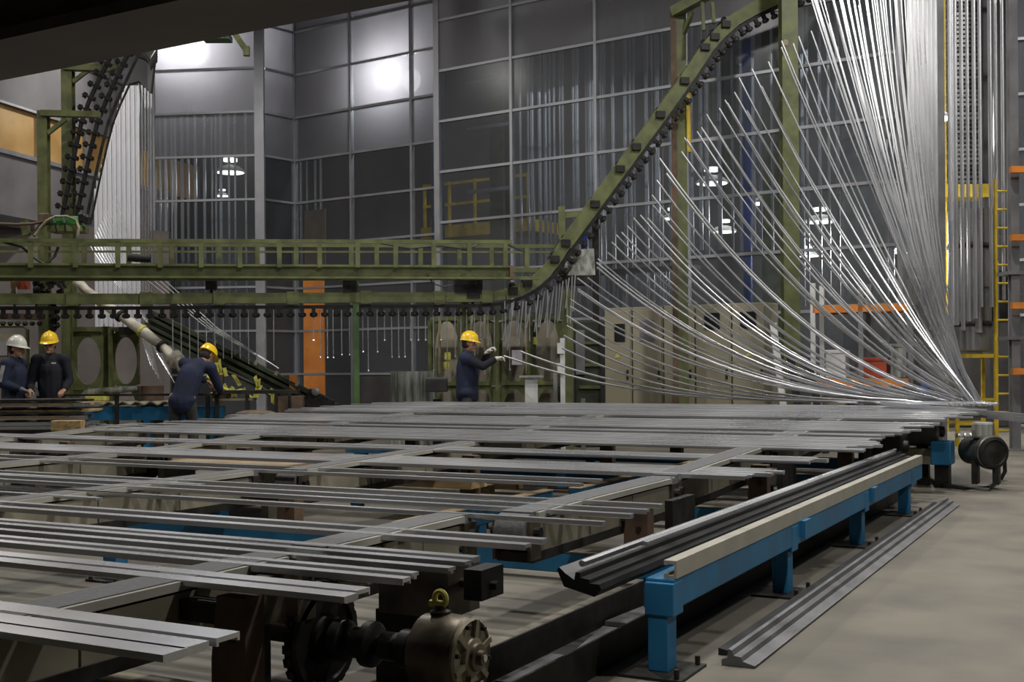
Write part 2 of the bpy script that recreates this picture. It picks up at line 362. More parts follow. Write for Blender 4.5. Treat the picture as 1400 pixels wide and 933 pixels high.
# flood lamps behind the frosted panes: they make the panes glow
def behind(px, py, pl, off, n=WN): return onpl(px, py, pl) + n * off
lamp_thing(behind(528, 100, W2, .9), 200, 'flood lamp glowing behind the frosted panes of the recess', None, .6, face=-WN)
lamp_thing(at(270, 72, 28.3), 330, 'flood lamp glowing behind the tall bay panes', None, .7, face=-CY)

# pendants seen through the glass wall
def pendant(p, s, power=1.0, label='white pendant lamp hanging behind the glass wall', group='pendant lamps behind the glass wall'):
    t = thing('pendant_lamp', label, 'lamp', p, group)
    MB().lathe(p, UP, [(0, .25 * s), (.03 * s, .25 * s), (.10 * s, .16 * s), (.12 * s, .08 * s)], 16).build('shade', 'white_steel', t, True)
    MB().lathe(p - UP * .012, UP, [(0, .23 * s), (.01, .23 * s)], 16).build('diffuser', 'lamp_glow', t)
    MB().lathe(p + UP * .19 * s, UP, [(0, .12 * s), (.05 * s, .12 * s)], 12).build('top_glow', 'lamp_glow', t)
    ld = bpy.data.lights.new('lamp_light', 'POINT'); ld.energy = 16 * s * power; ld.shadow_soft_size = .18 * s; ld.color = (1, .97, .92); lo = bpy.data.objects.new('lamp_light', ld); C.objects.link(lo); lo.parent = t; lo.location = (0, 0, -.22 * s)
    MB().tube(p + UP * .12 * s, Vector((p.x, p.y, 10.3)), .008, n=6).build('cord', 'dark_steel', t)
for (px, py, s, off) in [(712, 250, .85, 3), (803, 273, .9, 3.5), (892, 227, 1.25, 2.5), (974, 256, 1.2, 2.5), (1037, 280, 1.1, 3), (879, 293, 1.0, 3.5), (993, 327, .8, 4),
                         (1225, 134, 1.35, 2.0), (1127, 293, 1.5, 2.5), (1191, 327, 1.4, 2.5), (1160, 326, .7, 3)]:
    pendant(behind(px, py, W1, off), s, 8.0 if px in (1127, 1191) else 1.0)
pendant(at(315, 236, 29.5), 1.45, 1.0, 'white pendant lamp hanging behind the tall glass bay', 'pendant lamps behind the glass bay')
pendant(at(304, 268, 30.5), .7, 1.0, 'white pendant lamp hanging behind the tall glass bay', 'pendant lamps behind the glass bay')

# hanging strips seen through the glass
def hang(p_top, z_bot, wd, th, dirv, matn, label, group, name='hanging_profile'):
    p = Vector(p_top)
    nn = Vector((-dirv.y, dirv.x, 0))
    m = MB().prism([(-wd / 2, -th / 2), (wd / 2, -th / 2), (wd / 2, th / 2), (wd * .3, th / 2), (wd * .3, 0), (-wd * .3, 0), (-wd * .3, th / 2), (-wd / 2, th / 2)],
                   Vector((p.x, p.y, z_bot)), p, dirv)
    return tag(m.build(name, matn, origin=(p.x, p.y, z_bot)), label, 'profile', group)
def u_of(px, pl): q = onpl(px, 400, pl); return (q - Vector((pl[0][0], pl[0][1], 0))).dot(Vector((pl[1][0], pl[1][1], 0)))
def hang_row(pl, off, n, px0, px1, z0, z1, step, label, group, matn='alu', jit=.4, zj=.1):
    P, D = Vector((pl[0][0], pl[0][1], 0)) + n * off, Vector((pl[1][0], pl[1][1], 0))
    a, b = u_of(px0, (P, D)), u_of(px1, (P, D)); u = a
    while u < b:
        zt = z1
        q = P + D * u + n * random.uniform(-.1, .1); q.z = zt
        hang(q, z0 + random.uniform(-zj, zj), random.uniform(.035, .075), .03, D, matn, label, group); u += step * random.uniform(1 - jit, 1 + jit)
    rl = 'steel rail carrying the ' + group; t = thing('hanging_rail', rl, 'rail', (P + D * (a + b) / 2) + UP * z1, 'rails for the ' + group)
    MB().hexa(P + D * (a - .2) - n * .14 + UP * (z1 - .01), D * (b - a + .4), n * .28, UP * .08).build('rail', 'dark_steel', t)
    for uu in (a, b): MB().box(P + D * uu + UP * ((z1 + CEIL) / 2), (.04, .04, CEIL - z1), (D, n, UP)).build('hanger', 'dark_steel', t)
G1 = ('pale aluminium strip hanging upright behind the back glass wall', 'strips hanging behind the back glass wall')
hang_row(W1, 1.3, WN, 716, 822, 2.35, 8.6, .135, *G1); hang_row(W1, 1.5, WN, 822, 945, 2.3, 8.6, .15, *G1); hang_row(W1, 1.3, WN, 948, 1082, 3.3, 8.6, .2, *G1); hang_row(W1, 1.4, WN, 1086, 1232, 2.4, 8.6, .17, *G1)
hang_row(W1, .7, WN, 820, 940, 1.2, 3.0, .16, 'short aluminium strip hanging behind the lowest back wall panes', 'short strips hanging low behind the back wall')
hang_row(W2, 1.0, WN, 410, 446, 3.4, 6.6, .16, 'pale strip hanging behind the recess glass over the orange board', 'strips hanging behind the recess glass')
B4 = (P4a, (P4b - P4a).normalized())
hang_row(B4, 1.2, CY, 222, 348, 2.0, 7.6, .165, 'pale aluminium strip hanging upright inside the tall glass bay', 'strips hanging inside the tall glass bay')
hang_row(W2, -1.0, WN, 366, 400, 1.2, 6.4, .2, 'grey aluminium strip hanging behind the narrow side glazing', 'strips hanging behind the narrow side glazing') if 0 else None

# things standing behind the glass
def in_label(o, l, c, g=None): return tag(o, l, c, g)
pB = behind(431, 550, W2, -.018); pB.z = 0
ob_ = thing('orange_board', 'tall orange plywood board fixed in the recess glazing', 'board', pB)
MB().box(pB + UP * 1.7, (.66, .016, 3.4), (WD, WN, UP)).build('panel', 'orange_board', ob_)
MB().box(pB + UP * 4.2 + WN * .06, (.66, .016, 1.5), (WD, WN, UP)).build('upper_panel', 'cardboard', ob_)
q = behind(386, 550, (P4b, (P3b - P4b).normalized()), .4, -PV); q.z = 0
for (px, off, wdt, mt, lb) in [(540, 1.6, .22, 'blue_worn', 'slate blue steel column behind the recess glass'), (628, 1.5, .34, 'green', 'pale green steel column behind the back wall glass'),
                              (783, 3.0, .5, 'wall_grey', 'grey concrete column behind hanging strips'), (1008, 2.0, .5, 'green', 'olive green column behind the glass near pendant lamps'),
                              (995, .9, .16, 'blue_plastic', 'deep blue pipe column behind the back wall glass'), (1158, 1.0, .75, 'wall_corrugated', 'broad grey duct column behind the right panes')]:
    pl = W2 if px < 600 else W1
    b0 = behind(px, 500, pl, off); b0.z = 0
    if 'pipe' in lb or 'duct' in lb:
        tag(MB().lathe(b0, UP, [(0, wdt * .62), (.08, wdt * .62), (.08, wdt / 2), (5.0, wdt / 2), (5.0, wdt * .56), (5.1, wdt * .56), (5.1, wdt / 2), (9.6, wdt / 2)], 18).build('column', mt, smooth=True), lb, 'column')
    else:
        t = thing('column', lb, 'column', b0)
        MB().hbeam(b0, b0 + UP * 9.6, wdt, wdt, .03, WD).build('shaft', mt, t); MB().box(b0 + UP * .02, (wdt * 1.6, wdt * 1.6, .04), (WD, WN, UP)).build('base_plate', mt, t)
# white sliding frame behind first column of W1
fr = behind(655, 500, W1, 1.2); fr.z = 0
t = thing('steel_frame', 'slim white steel frame behind the back wall glass', 'frame', fr)
MB().box(fr + UP * 3.6, (.09, .09, 7.2), (WD, WN, UP)).build('post', 'frame_alu', t)
for z in (4.9, 6.2, 7.15): MB().box(fr + UP * z - WD * .55, (1.1, .07, .07), (WD, WN, UP)).build('crossbar', 'frame_alu', t)
# yellow railing platform behind the recess
yp = behind(560, 285, W2, 3.0)
t = thing('service_platform', 'yellow railed service platform behind the recess glass', 'platform', (yp.x, yp.y, 0))
zf = behind(560, 300, W2, 3.0).z
MB().box(Vector((yp.x, yp.y, zf)), (3.2, 1.2, .28), (WD, WN, UP)).build('deck', 'yellow', t)
for i in range(5): MB().box(Vector((yp.x, yp.y, zf + .6)) + WD * (-1.5 + i * .75) - WN * .55, (.06, .06, 1.2), (WD, WN, UP)).build('rail_post', 'yellow', t)
for z in (.65, 1.15): MB().box(Vector((yp.x, yp.y, zf + z)) - WN * .55, (3.1, .05, .06), (WD, WN, UP)).build('handrail', 'yellow', t)
for i in (-1, 1): MB().box(Vector((yp.x, yp.y, zf / 2)) + WD * 1.4 * i, (.18, .18, zf), (WD, WN, UP)).build('leg', 'dark_panel', t)
yl = behind(516, 400, W2, 2.2); yl.z = 0
t = thing('yellow_mast', 'yellow pipe mast with crossbars behind the recess glass', 'pole', yl)
MB().tube(yl, yl + UP * (behind(516, 230, W2, 2.2).z), .05, n=10).build('pipe', 'yellow', t)
for py in (232, 292, 445): MB().beam(behind(508, py, W2, 2.2), behind(524, py, W2, 2.2), .08, .09).build('crossbar', 'yellow', t)
yv = at(943, 400, 19.6)
tag(MB().lathe(Vector((yv.x, yv.y, 0)), UP, [(0, .02), (.02, .045), (2.0, .045), (2.2, .03)], 10).build('yellow_pipe', 'yellow', smooth=True), 'thin yellow pipe beside the rusty green column', 'pipe') if 0 else None

# ================================================================ CONVEYOR TABLE (s along the belts, t along the profiles)
def cs(s0, s1, zoff=0.0): return tz(s0) + zoff, tz(s1) + zoff
def slab(mb, s0, s1, t0, t1, d0, d1):
    """block that follows the climb of the table: d0, d1 are offsets from table height"""
    a, b = tz(s0), tz(s1)
    v = [ST(s0, t0, a + d0), ST(s0, t1, a + d0), ST(s1, t1, b + d0), ST(s1, t0, b + d0), ST(s0, t0, a + d1), ST(s0, t1, a + d1), ST(s1, t1, b + d1), ST(s1, t0, b + d1)]
    return mb.add(v, [(3, 2, 1, 0), (4, 5, 6, 7), (0, 1, 5, 4), (1, 2, 6, 5), (2, 3, 7, 6), (3, 0, 4, 7)])
BELT_TOP = -.012
def conveyor(s0, s1, tc, label, group, drum_near=True, panels=3):
    """one belt conveyor: belt on a box rail with cream side panels, a lower tube and end drums"""
    t = thing('belt_conveyor', label, 'conveyor', ST((s0 + s1) / 2, tc, 0), group); hw = .085
    slab(MB(), s0, s1, tc - hw, tc + hw, BELT_TOP - .022, BELT_TOP).build('belt', 'belt', t)
    for sg in (-1, 1):
        slab(MB(), s0 + .05, s1 - .05, tc + sg * (hw + .008) - .011 * 1, tc + sg * (hw + .008) + .011, BELT_TOP - .035, BELT_TOP - .004).build('edge_guard', 'edge_plastic', t)
        n = panels
        for k in range(n):
            a = s0 + .08 + (s1 - s0 - .16) * k / n; b = s0 + .08 + (s1 - s0 - .16) * (k + 1) / n - .012
            slab(MB(), a, b, tc + sg * .085 - .008, tc + sg * .085 + .008, -.215, -.058).build('side_panel', 'cream_panel', t)
    slab(MB(), s0 + .06, s1 - .06, tc - .07, tc + .07, -.20, -.05).build('shade_core', 'black_iron', t)  # black block inside stands in for the shade between the side panels
    slab(MB(), s0 - .02, s1 + .02, tc - .105, tc + .105, -.265, -.215).build('lower_beam', 'dark_steel', t)
    for i, (s, sg) in enumerate(((s0, -1), (s1, 1))):
        c = ST(s, tc, tz(s) + BELT_TOP - .10)
        d = MB().lathe(c - PV * .09, PV, [(0, .05), (.005, .092), (.175, .092), (.18, .05)], 20).build('drum', 'belt', t, True)
        for k in (-1, 1):
            MB().hexa(c + PV * (k * .10 - .008) - BV * .06 - UP * .14, PV * .016, BV * .12, UP * .20).build('end_plate', 'motor_brown', t)
        MB().tube(c - PV * .14, c + PV * .14, .028, n=10).build('axle', 'dark_steel', t)
    return t
rows = {-2.94: [(0.6, 3.75, -.13), (3.95, 5.12, -.13), (5.32, 7.35, .13), (7.5, 9.6, .10), (9.8, 12.0, .1), (12.15, 14.3, .1)],
        -5.62: [(1.5, 4.3, -.13), (4.45, 6.7, -.13), (6.85, 9.4, .16), (9.55, 12.0, .1), (12.15, 14.3, .1)],
        -8.15: [(3.2, 5.4, -.13), (5.55, 8.0, .1), (8.15, 10.5, .1), (10.65, 12.4, .1), (12.5, 14.2, .0)],
        -10.6: [(6.0, 8.6, 0), (8.75, 10.4, 0)]}
names = {-2.94: 'the row by the blue bench', -5.62: 'the second row', -8.15: 'the third row', -10.6: 'the row by the timber stack'}
for t0, segs in rows.items():
    for (a, b, o) in segs:
        conveyor(a, b, t0 + o, ['first', 'second', 'third', 'fourth', 'fifth', 'sixth'][segs.index((a, b, o))] + ' grey belt conveyor in ' + names[t0] + ' counted from gear motor end', 'belt conveyors in ' + names[t0])

# blue cross beams on short legs, with the rusty posts that carry the conveyors
BEAMS = [3.15, 6.5, 8.98, 12.0, 14.2]
ordn = {3.15: 'beside the gear motor', 6.5: 'in front of the wooden block', 8.98: 'under the second belts', 12.0: 'behind the belts', 14.2: 'farthest under the big bundle'}
for sb in BEAMS:
    t = thing('cross_beam', 'long blue steel floor beam ' + ordn[sb], 'beam', ST(sb, -6, 0))
    tl0 = -11.2 if sb < 11 else -10.3
    MB().bst(sb - .05, sb + .05, tl0, -2.42, .045, .17).build('beam', 'blue', t, bevel=.008)
    MB().bst(sb - .055, sb + .055, tl0, -2.42, .17, .178).build('cover_strip', 'motor_cream', t)
    for tt in (tl0 + .3, -8.6, -6.4, -4.3, -2.95): MB().bst(sb - .04, sb + .04, tt - .05, tt + .05, 0, .045).build('foot', 'blue', t)
    for tt in (-2.62 if sb > 5 else -2.75, -5.2, -7.75, -10.2):
        if sb > 12.2 and tt < -9: continue
        top = tz(sb) - (.09 if sb > 5 else .05)
        p = MB(); w0, w1 = .075, .05
        b0, b1 = ST(sb, tt, .178), ST(sb, tt, top)
        p.add([b0 - PV * w0 - BV * .05, b0 + PV * w0 - BV * .05, b0 + PV * w0 + BV * .05, b0 - PV * w0 + BV * .05,
               b0 - PV * w0 * 1.0 - BV * .05 + UP * .12, b0 + PV * w0 - BV * .05 + UP * .12, b0 + PV * w0 + BV * .05 + UP * .12, b0 - PV * w0 + BV * .05 + UP * .12,
               b1 - PV * w1 - BV * .05, b1 + PV * (w0) - BV * .05, b1 + PV * w0 + BV * .05, b1 - PV * w1 + BV * .05],
              [(3, 2, 1, 0), (0, 1, 5, 4), (1, 2, 6, 5), (2, 3, 7, 6), (3, 0, 4, 7), (4, 5, 9, 8), (5, 6, 10, 9), (6, 7, 11, 10), (7, 4, 8, 11), (8, 9, 10, 11)])
        post = p.build('post', 'rust_steel', t)
        MB().bst(sb - .045, sb + .045, tt - .40, tt + .04, top - .10, top - .03).build('bracket', 'dark_steel', post)
        if tt == -2.62 and sb > 5: MB().bst(sb + .22, sb + .62, tt + .08, tt + .13, .26, top + .0).build('guard_plate', 'dark_steel', post)
        MB().tube(ST(sb - .062, tt + .02, top - .14), ST(sb - .05, tt + .02, top - .14), .016, n=8).build('bolt', 'dark_steel', post)
# blue long beams running with the belts, with legs
for (tl, a, b, lb) in [(-4.45, 6.7, 9.0, 'blue steel beam running with the belts between the first rows'), (-6.9, 6.6, 9.0, 'blue steel beam running with the belts between the second rows'), (-4.3, 9.2, 14.0, 'blue steel beam running with the belts toward the far bundle')]:
    t = thing('long_beam', lb, 'beam', ST((a + b) / 2, tl, 0))
    MB().bst(a, b, tl - .05, tl + .05, .10, .24).build('beam', 'blue', t, bevel=.008); MB().bst(a, b, tl - .055, tl + .055, .24, .248).build('cover_strip', 'cardboard', t)
    k = a + .2
    while k < b: MB().bst(k - .05, k + .05, tl - .045, tl + .045, 0, .10).build('leg', 'blue', t); k += .9
for (px, py, lb) in [(158, 793, 'short blue post with dark cap between the first belts'), (955, 684, 'short blue post bolted to the floor beside the far belts'), (690, 722, 'short blue post bolted to the floor under the middle belts'), (770, 668, 'short blue post standing under the bright bundle')]:
    g = onz(px, py, 0); s_, t_ = toST(g); hh = .20 if px != 158 else .24
    t = thing('blue_post', lb, 'post', g)
    MB().bst(s_ - .05, s_ + .05, t_ - .055, t_ + .055, .012, hh).build('shaft', 'blue', t, bevel=.006); MB().bst(s_ - .12, s_ + .12, t_ - .13, t_ + .13, 0, .012).build('foot_plate', 'dark_steel', t)
    MB().bst(s_ - .07, s_ + .07, t_ - .075, t_ + .075, hh, hh + .02).build('cap', 'dark_steel', t)
    for a in (-1, 1):
        for b in (-1, 1): MB().tube(ST(s_ + .1 * a, t_ + .105 * b, .012), ST(s_ + .1 * a, t_ + .105 * b, .05), .012, n=6).build('bolt', 'dark_steel', t)

# ---------------------------------------------------------------- profiles lying on the belts
def profile(s, t0, t1, w, kind=0, mt='alu', h=.022, skew=0.0, z=0.0, label='', group='', jit=True):
    """one extruded profile across the belts"""
    k = kind % 4; a = w / 2
    if k == 0: poly = [(-a, 0), (a, 0), (a, h), (a * .8, h), (a * .8, h * .6), (-a * .8, h * .6), (-a * .8, h), (-a, h)]
    elif k == 1: poly = [(-a, 0), (a, 0), (a, h * .55), (a * .35, h * .55), (a * .35, h), (-a * .35, h), (-a * .35, h * .55), (-a, h * .55)]
    elif k == 2: poly = [(-a, 0), (a, 0), (a, h), (a * .1, h), (a * .1, h * .5), (-a, h * .5)]
    else: poly = [(-a, 0), (a, 0), (a, h * .8), (a * .7, h), (-a * .7, h), (-a, h * .8)]
    zz = tz(s) + BELT_TOP + z + .001
    p0, p1 = ST(s + skew, t0, zz), ST(s, t1, zz)
    m = MB().prism(poly, p0, p1, BV)
    o = m.build('aluminium_profile', mt, origin=((p0 + p1) / 2))
    return tag(o, label, 'profile', group)
def end_of(px, py, s_guess=5.0):
    """where a profile end seen at a pixel lies on the table"""
    z = tz(s_guess) + .01
    for _ in range(6):
        g = onz(px, py, z); s_, t_ = toST(g); z = tz(s_) + .01
    return s_, t_
NEAR = [  # right end pixel, width (m), kind
    (312, 858, .095, 0), (268, 871, .10, 3), (240, 880, .09, 3), (497, 797, .075, 0), (480, 805, .075, 3), (568, 775, .045, 1), (556, 782, .05, 0), (652, 754, .055, 3), (640, 760, .05, 2), (618, 768, .05, 1),
    (745, 730, .05, 3), (722, 737, .06, 0), (826, 707, .04, 3), (864, 697, .045, 3), (886, 691, .045, 0), (905, 684, .045, 3)]
NLAB = {0: 'wide flat profile ending beside the first rusty post', 3: 'ribbed profile ending right above the black sprocket', 5: 'narrow profile ending above the belt tensioner block', 7: 'slim profile of the trio ending over the blue floor beam',
        10: 'slim profile of the pair ending past the small drum', 12: 'lone thin profile between a pair and a trio', 13: 'thin profile of the trio ending at the second rusty post'}
for i, (px, py, wd, k) in enumerate(NEAR):
    s_, t_ = end_of(px, py); key = max(q for q in NLAB if q <= i)
    o = profile(s_, -9.4 + random.uniform(-.3, .3), t_, wd, k, 'alu', .024, random.uniform(-.008, .008), label=NLAB[key], group='near profiles: ' + NLAB[key].split(' ending')[0])
def left_t(px, s):
    k = (px - 700) / F
    return (k * .883 * s - .469 * s) / (.883 + k * .469)
def bundle(s0, s1, wd, t_right, px_left, label, group, mt='alu', jr=.12, jl=.5, lift=0.0, gap=.004, h=.024):
    s = s0
    while s < s1:
        ww = wd * random.uniform(.8, 1.2); sm = s + ww / 2
        f = (s - s0) / max(1e-6, s1 - s0)
        pl = px_left(f) if callable(px_left) else px_left
        profile(sm, max(-13.5, left_t(pl, sm)) + random.uniform(-jl, jl), t_right(sm) + random.uniform(-jr, jr), ww, random.randrange(4), mt, h * random.uniform(.8, 1.15), random.uniform(-.01, .01), lift + random.uniform(0, .004), label, group)
        s += ww + gap
tr = lambda s: -2.24 + max(0, (s - 8.4)) * .10
bundle(7.55, 8.12, .085, tr, -60, 'aluminium profile in the bright narrow bundle between rusty posts', 'bright narrow bundle', 'alu', .08)
bundle(8.62, 8.9, .07, lambda s: -2.05, -40, 'aluminium profile in the thin pair beyond the bright bundle', 'thin pair of profiles')
bundle(9.45, 10.45, .08, lambda s: -1.98, lambda f: 95 + 140 * f, 'aluminium profile in the wide bundle over the blue beams', 'wide bundle over the blue beams', 'alu', .12)
bundle(10.62, 10.75, .06, lambda s: -2.0, 245, 'lone aluminium profile between two wide bundles', 'lone profiles between bundles')
bundle(11.0, 12.0, .08, lambda s: -1.85, lambda f: 275 + 85 * f, 'aluminium profile in the bundle before the far motor', 'bundle before the far motor', 'alu', .15, .3)
bundle(12.4, 14.5, .085, lambda s: -1.62, lambda f: 395 + 180 * f, 'aluminium profile in the broad bundle along the far edge', 'broad bundle along the far edge', 'alu', .16, .35)
for px0, s_ in ((-30, 7.05), (-30, 6.75)):
    profile(s_, left_t(px0, s_), -3.1, .05, 0, 'alu', label='dull aluminium profile crossing the second and third belt rows', group='dull profiles across second rows')
for s_ in (5.15, 4.9, 5.75): profile(s_, -12.0, -5.3, .05, 2, 'alu', label='short dull aluminium profile lying on left belt rows only', group='short dull profiles on left rows')
# a few long profiles hanging off the right corner of the table
for i, (dx, dz, L) in enumerate([(0, 0, 1.9), (.06, .02, 1.6), (-.05, .03, 1.3)]):
    a = ST(14.0 - i * .12, -2.6, tz(14) + .03 + dz); b_ = ST(13.6 - i * .1, -1.2 + L * .9, tz(14) - .02 - .28 * (L - .9))
    tag(MB().prism([(-.035, 0), (.035, 0), (.035, .03), (-.035, .03)], a, b_, BV).build('aluminium_profile', 'alu'), 'bright profile jutting past the table corner over the far motor', 'profile', 'profiles jutting past the table corner')

# ---------------------------------------------------------------- low blue bench along the table with long profiles on it
BT = -1.80
t = thing('blue_bench', 'low worn blue steel bench running along the profile ends', 'bench', ST(7.5, BT, 0))
MB().bst(4.68, 11.0, BT - .07, BT + .07, .27, .40).build('beam', 'blue', t, bevel=.008)
for sb in (4.72, 6.62, 8.6, 10.5):
    MB().bst(sb - .055, sb + .055, BT - .045, BT + .045, .01, .27).build('leg', 'blue', t, bevel=.006)
    MB().bst(sb - .16, sb + .16, BT - .14, BT + .14, 0, .012).build('foot_plate', 'dark_steel', t)
    MB().bst(sb - .062, sb + .062, BT - .056, BT + .074, .245, .385).build('bracket', 'blue', t, bevel=.006)
    if sb in (6.62, 8.6): MB().bst(sb + .12, sb + .26, BT + .07, BT + .10, .30, .40).build('clip', 'blue', t)
    for a in (-1, 1): MB().tube(ST(sb + .13 * a, BT + .11, .01), ST(sb + .13 * a, BT + .11, .05), .012, n=6).build('bolt', 'dark_steel', t)
def longprof(poly, s0, s1, tc, z, mt, name, label, cat='profile', group=None, t1=None):
    return tag(MB().prism(poly, ST(s0, tc, z), ST(s1, tc if t1 is None else t1, z), PV).build(name, mt), label, cat, group)
e = .0
longprof([(-.028, 0), (.028, 0), (.028, .075), (-.028, .075), (-.028, .055), (-.012, .055), (-.012, .06), (.018, .06), (.018, .012), (-.012, .012), (-.012, .02), (-.028, .02)], 4.70, 11.0, BT + .045, .40, 'cream_profile', 'window_profile', 'long cream coated window profile on the blue bench')
longprof([(-.10, 0), (.03, -.03), (.06, 0), (.05, .02), (.01, .02), (.01, .035), (-.03, .04), (-.03, .06), (-.05, .06), (-.055, .03), (-.09, .05), (-.12, .075), (-.13, .065)], 4.2, 11.2, BT - .11, .43, 'black_profile', 'ribbed_profile', 'long black ribbed profile on the bench beside the cream one')
longprof([(-.012, 0), (.012, 0), (.014, .016), (.0, .022), (-.014, .016)], 4.38, 11.3, BT - .215, .485, 'alu', 'edge_profile', 'thin silver profile lying on the black ribbed one')
longprof([(-.012, 0), (.012, 0), (.014, .016), (-.01, .022)], 4.95, 11.0, BT - .17, .49, 'alu', 'edge_profile', 'short bright profile with cut end on the black ribbed one')
# profiles on the floor beside the bench
longprof([(-.07, 0), (.07, 0), (.078, .01), (.025, .024), (.016, .042), (-.016, .046), (-.024, .068), (-.04, .072), (-.045, .032), (-.07, .024)], 4.93, 11.35, BT + .26, .001, 'grey_profile', 'floor_profile', 'long dark grey ribbed profile lying on the concrete floor')
longprof([(-.03, 0), (.03, 0), (.03, .02), (-.03, .03)], 5.1, 11.3, BT + .15, .001, 'black_profile', 'floor_profile', 'narrow black profile on the floor beside the ribbed one')
# chip trough under the profile ends
t = thing('chip_trough', 'dark steel chip trough lying on the floor under the bench', 'trough', ST(7, -2.22, 0))
MB().bst(2.9, 11.6, -2.36, -2.02, 0, .012).build('bottom', 'dark_steel', t)
for (ta, nm) in ((-2.36, 'left_side'), (-2.032, 'right_side')): MB().bst(2.9, 11.6, ta, ta + .012, .012, .15).build('side_wall', 'dark_steel', t)
for k in range(14): 
    s_ = 3.2 + k * .6; MB().box(ST(s_, -2.2 + random.uniform(-.06, .06), .03), (.16, .5, .02), (PV, (BV + PV * random.uniform(-.2, .2)).normalized(), UP)).build('scrap', 'grey_profile', t)

# ---------------------------------------------------------------- gear motor and chain sprocket at the near drive
mc = ST(3.42, -2.07, .33)
t = thing('gear_motor', 'greasy gear motor with cream ribbed end cover by the trough', 'motor', ST(3.42, -2.05, 0))
MB().lathe(mc - PV * .11, PV, [(0, .05), (0, .10), (.02, .128), (.10, .135), (.17, .132), (.185, .12)], 32).build('housing', 'motor_brown', t, True)
cov = MB().lathe(mc + PV * .075, PV, [(0, .125), (.012, .128), (.02, .12), (.012, .112), (.012, .068), (.028, .062), (.034, .045)], 32).build('end_cover', 'motor_cream', t, True)
for k in range(6):
    a = k * pi / 3 + .3; d = BV * cos(a) + UP * sin(a)
    MB().beam(mc + PV * .095 + d * .055, mc + PV * .095 + d * .122, .014, .02, PV).build('rib', 'motor_cream', cov)
    a += pi / 6; d = BV * cos(a) + UP * sin(a)
    MB().tube(mc + PV * .09 + d * .108, mc + PV * .104 + d * .108, .008, n=8).build('bolt', 'black_iron', cov)
MB().lathe(mc + PV * .1, PV, [(0, .05), (.02, .046), (.022, .026), (.04, .024), (.04, .009)], 20).build('hub', 'motor_brown', t, True)
MB().lathe(mc + PV * .13, PV, [(0, .012), (.014, .012), (.014, .004)], 10).build('shaft_tip', 'alu', t, True)
bq = mc + UP * .13 - PV * .03
br = MB().lathe(bq, UP, [(0, .035), (.012, .035), (.016, .02), (.03, .018)], 14).build('breather', 'dark_steel', t, True)
MB().path([bq + UP * .03 + (PV * cos(a) * .022 + UP * (sin(a) * .026 + .022)) for a in [i * pi / 8 for i in range(17)]], .010, 7).build('lifting_eye', 'tape_yellow', br, True)
MB().tube(bq + UP * .035 - PV * .04, bq + UP * .035 + PV * .01, .013, n=8).build('elbow', 'tape_yellow', br)
MB().bst(3.32, 3.52, -2.12, -1.98, 0, .24).build('pedestal', 'black_iron', t)
# couplings + sprocket
t = thing('drive_sprocket', 'black greasy chain sprocket wheel on the near drive shaft', 'sprocket', ST(3.42, -2.57, 0))
sc = ST(3.42, -2.60, .33)
rim = [(0, .06), (0, .155), (.01, .185), (.05, .19), (.06, .18), (.06, .155), (.045, .15), (.045, .09), (.07, .085), (.075, .06)]
MB().lathe(sc - PV * .03, PV, rim, 40).build('wheel', 'black_iron', t, True)
for k in range(26):
    a = k * 2 * pi / 26; d = BV * cos(a) + UP * sin(a); MB().beam(sc + d * .182, sc + d * .205, .024, .03, PV).build('tooth', 'black_iron', t)
for (o, r, l) in ((.06, .075, .06), (.14, .055, .05), (.19, .08, .05), (.26, .05, .07), (.34, .066, .06), (.42, .075, .05)):
    MB().lathe(sc + PV * o, PV, [(0, r * .8), (.01, r), (l - .01, r), (l, r * .8)], 20).build('coupling', 'black_iron', t, True)
MB().tube(sc - PV * .95, sc + PV * .50, .032, n=14).build('shaft', 'dark_steel', t, True)
MB().bst(3.36, 3.48, -2.98, -2.88, 0, .36).build('bearing_stand', 'black_iron', t)
for (a, b) in (((3.30, -2.60), (3.30, -2.42)), ((3.56, -2.66), (3.56, -2.5))):
    MB().tube(ST(a[0], a[1], .50), ST(b[0], b[1], .50), .012, n=8).build('tension_bolt', 'motor_brown', t)
    MB().bst(a[0] - .05, a[0] + .05, a[1] - .02, a[1] + .03, .42, .53).build('tension_block', 'motor_brown', t)
MB().bst(3.30, 3.62, -2.90, -2.84, .33, .53).build('carrier_plate', 'motor_brown', t)
# chain guard box to the right of the near belts, below the third profile group
t = thing('belt_tensioner', 'dark belt tensioner block behind the sprocket', 'machine part', ST(4.2, -2.5, 0))
MB().bst(4.0, 4.25, -2.75, -2.42, .30, .50).build('block', 'motor_brown', t); MB().bst(4.02, 4.2, -2.36, -2.28, .38, .50).build('end_block', 'black_iron', t)
MB().tube(ST(4.1, -2.5, .43), ST(4.1, -2.25, .43), .018, n=10).build('screw', 'dark_steel', t); MB().bst(4.05, 4.2, -2.8, -2.6, 0, .30).build('stand', 'black_iron', t)

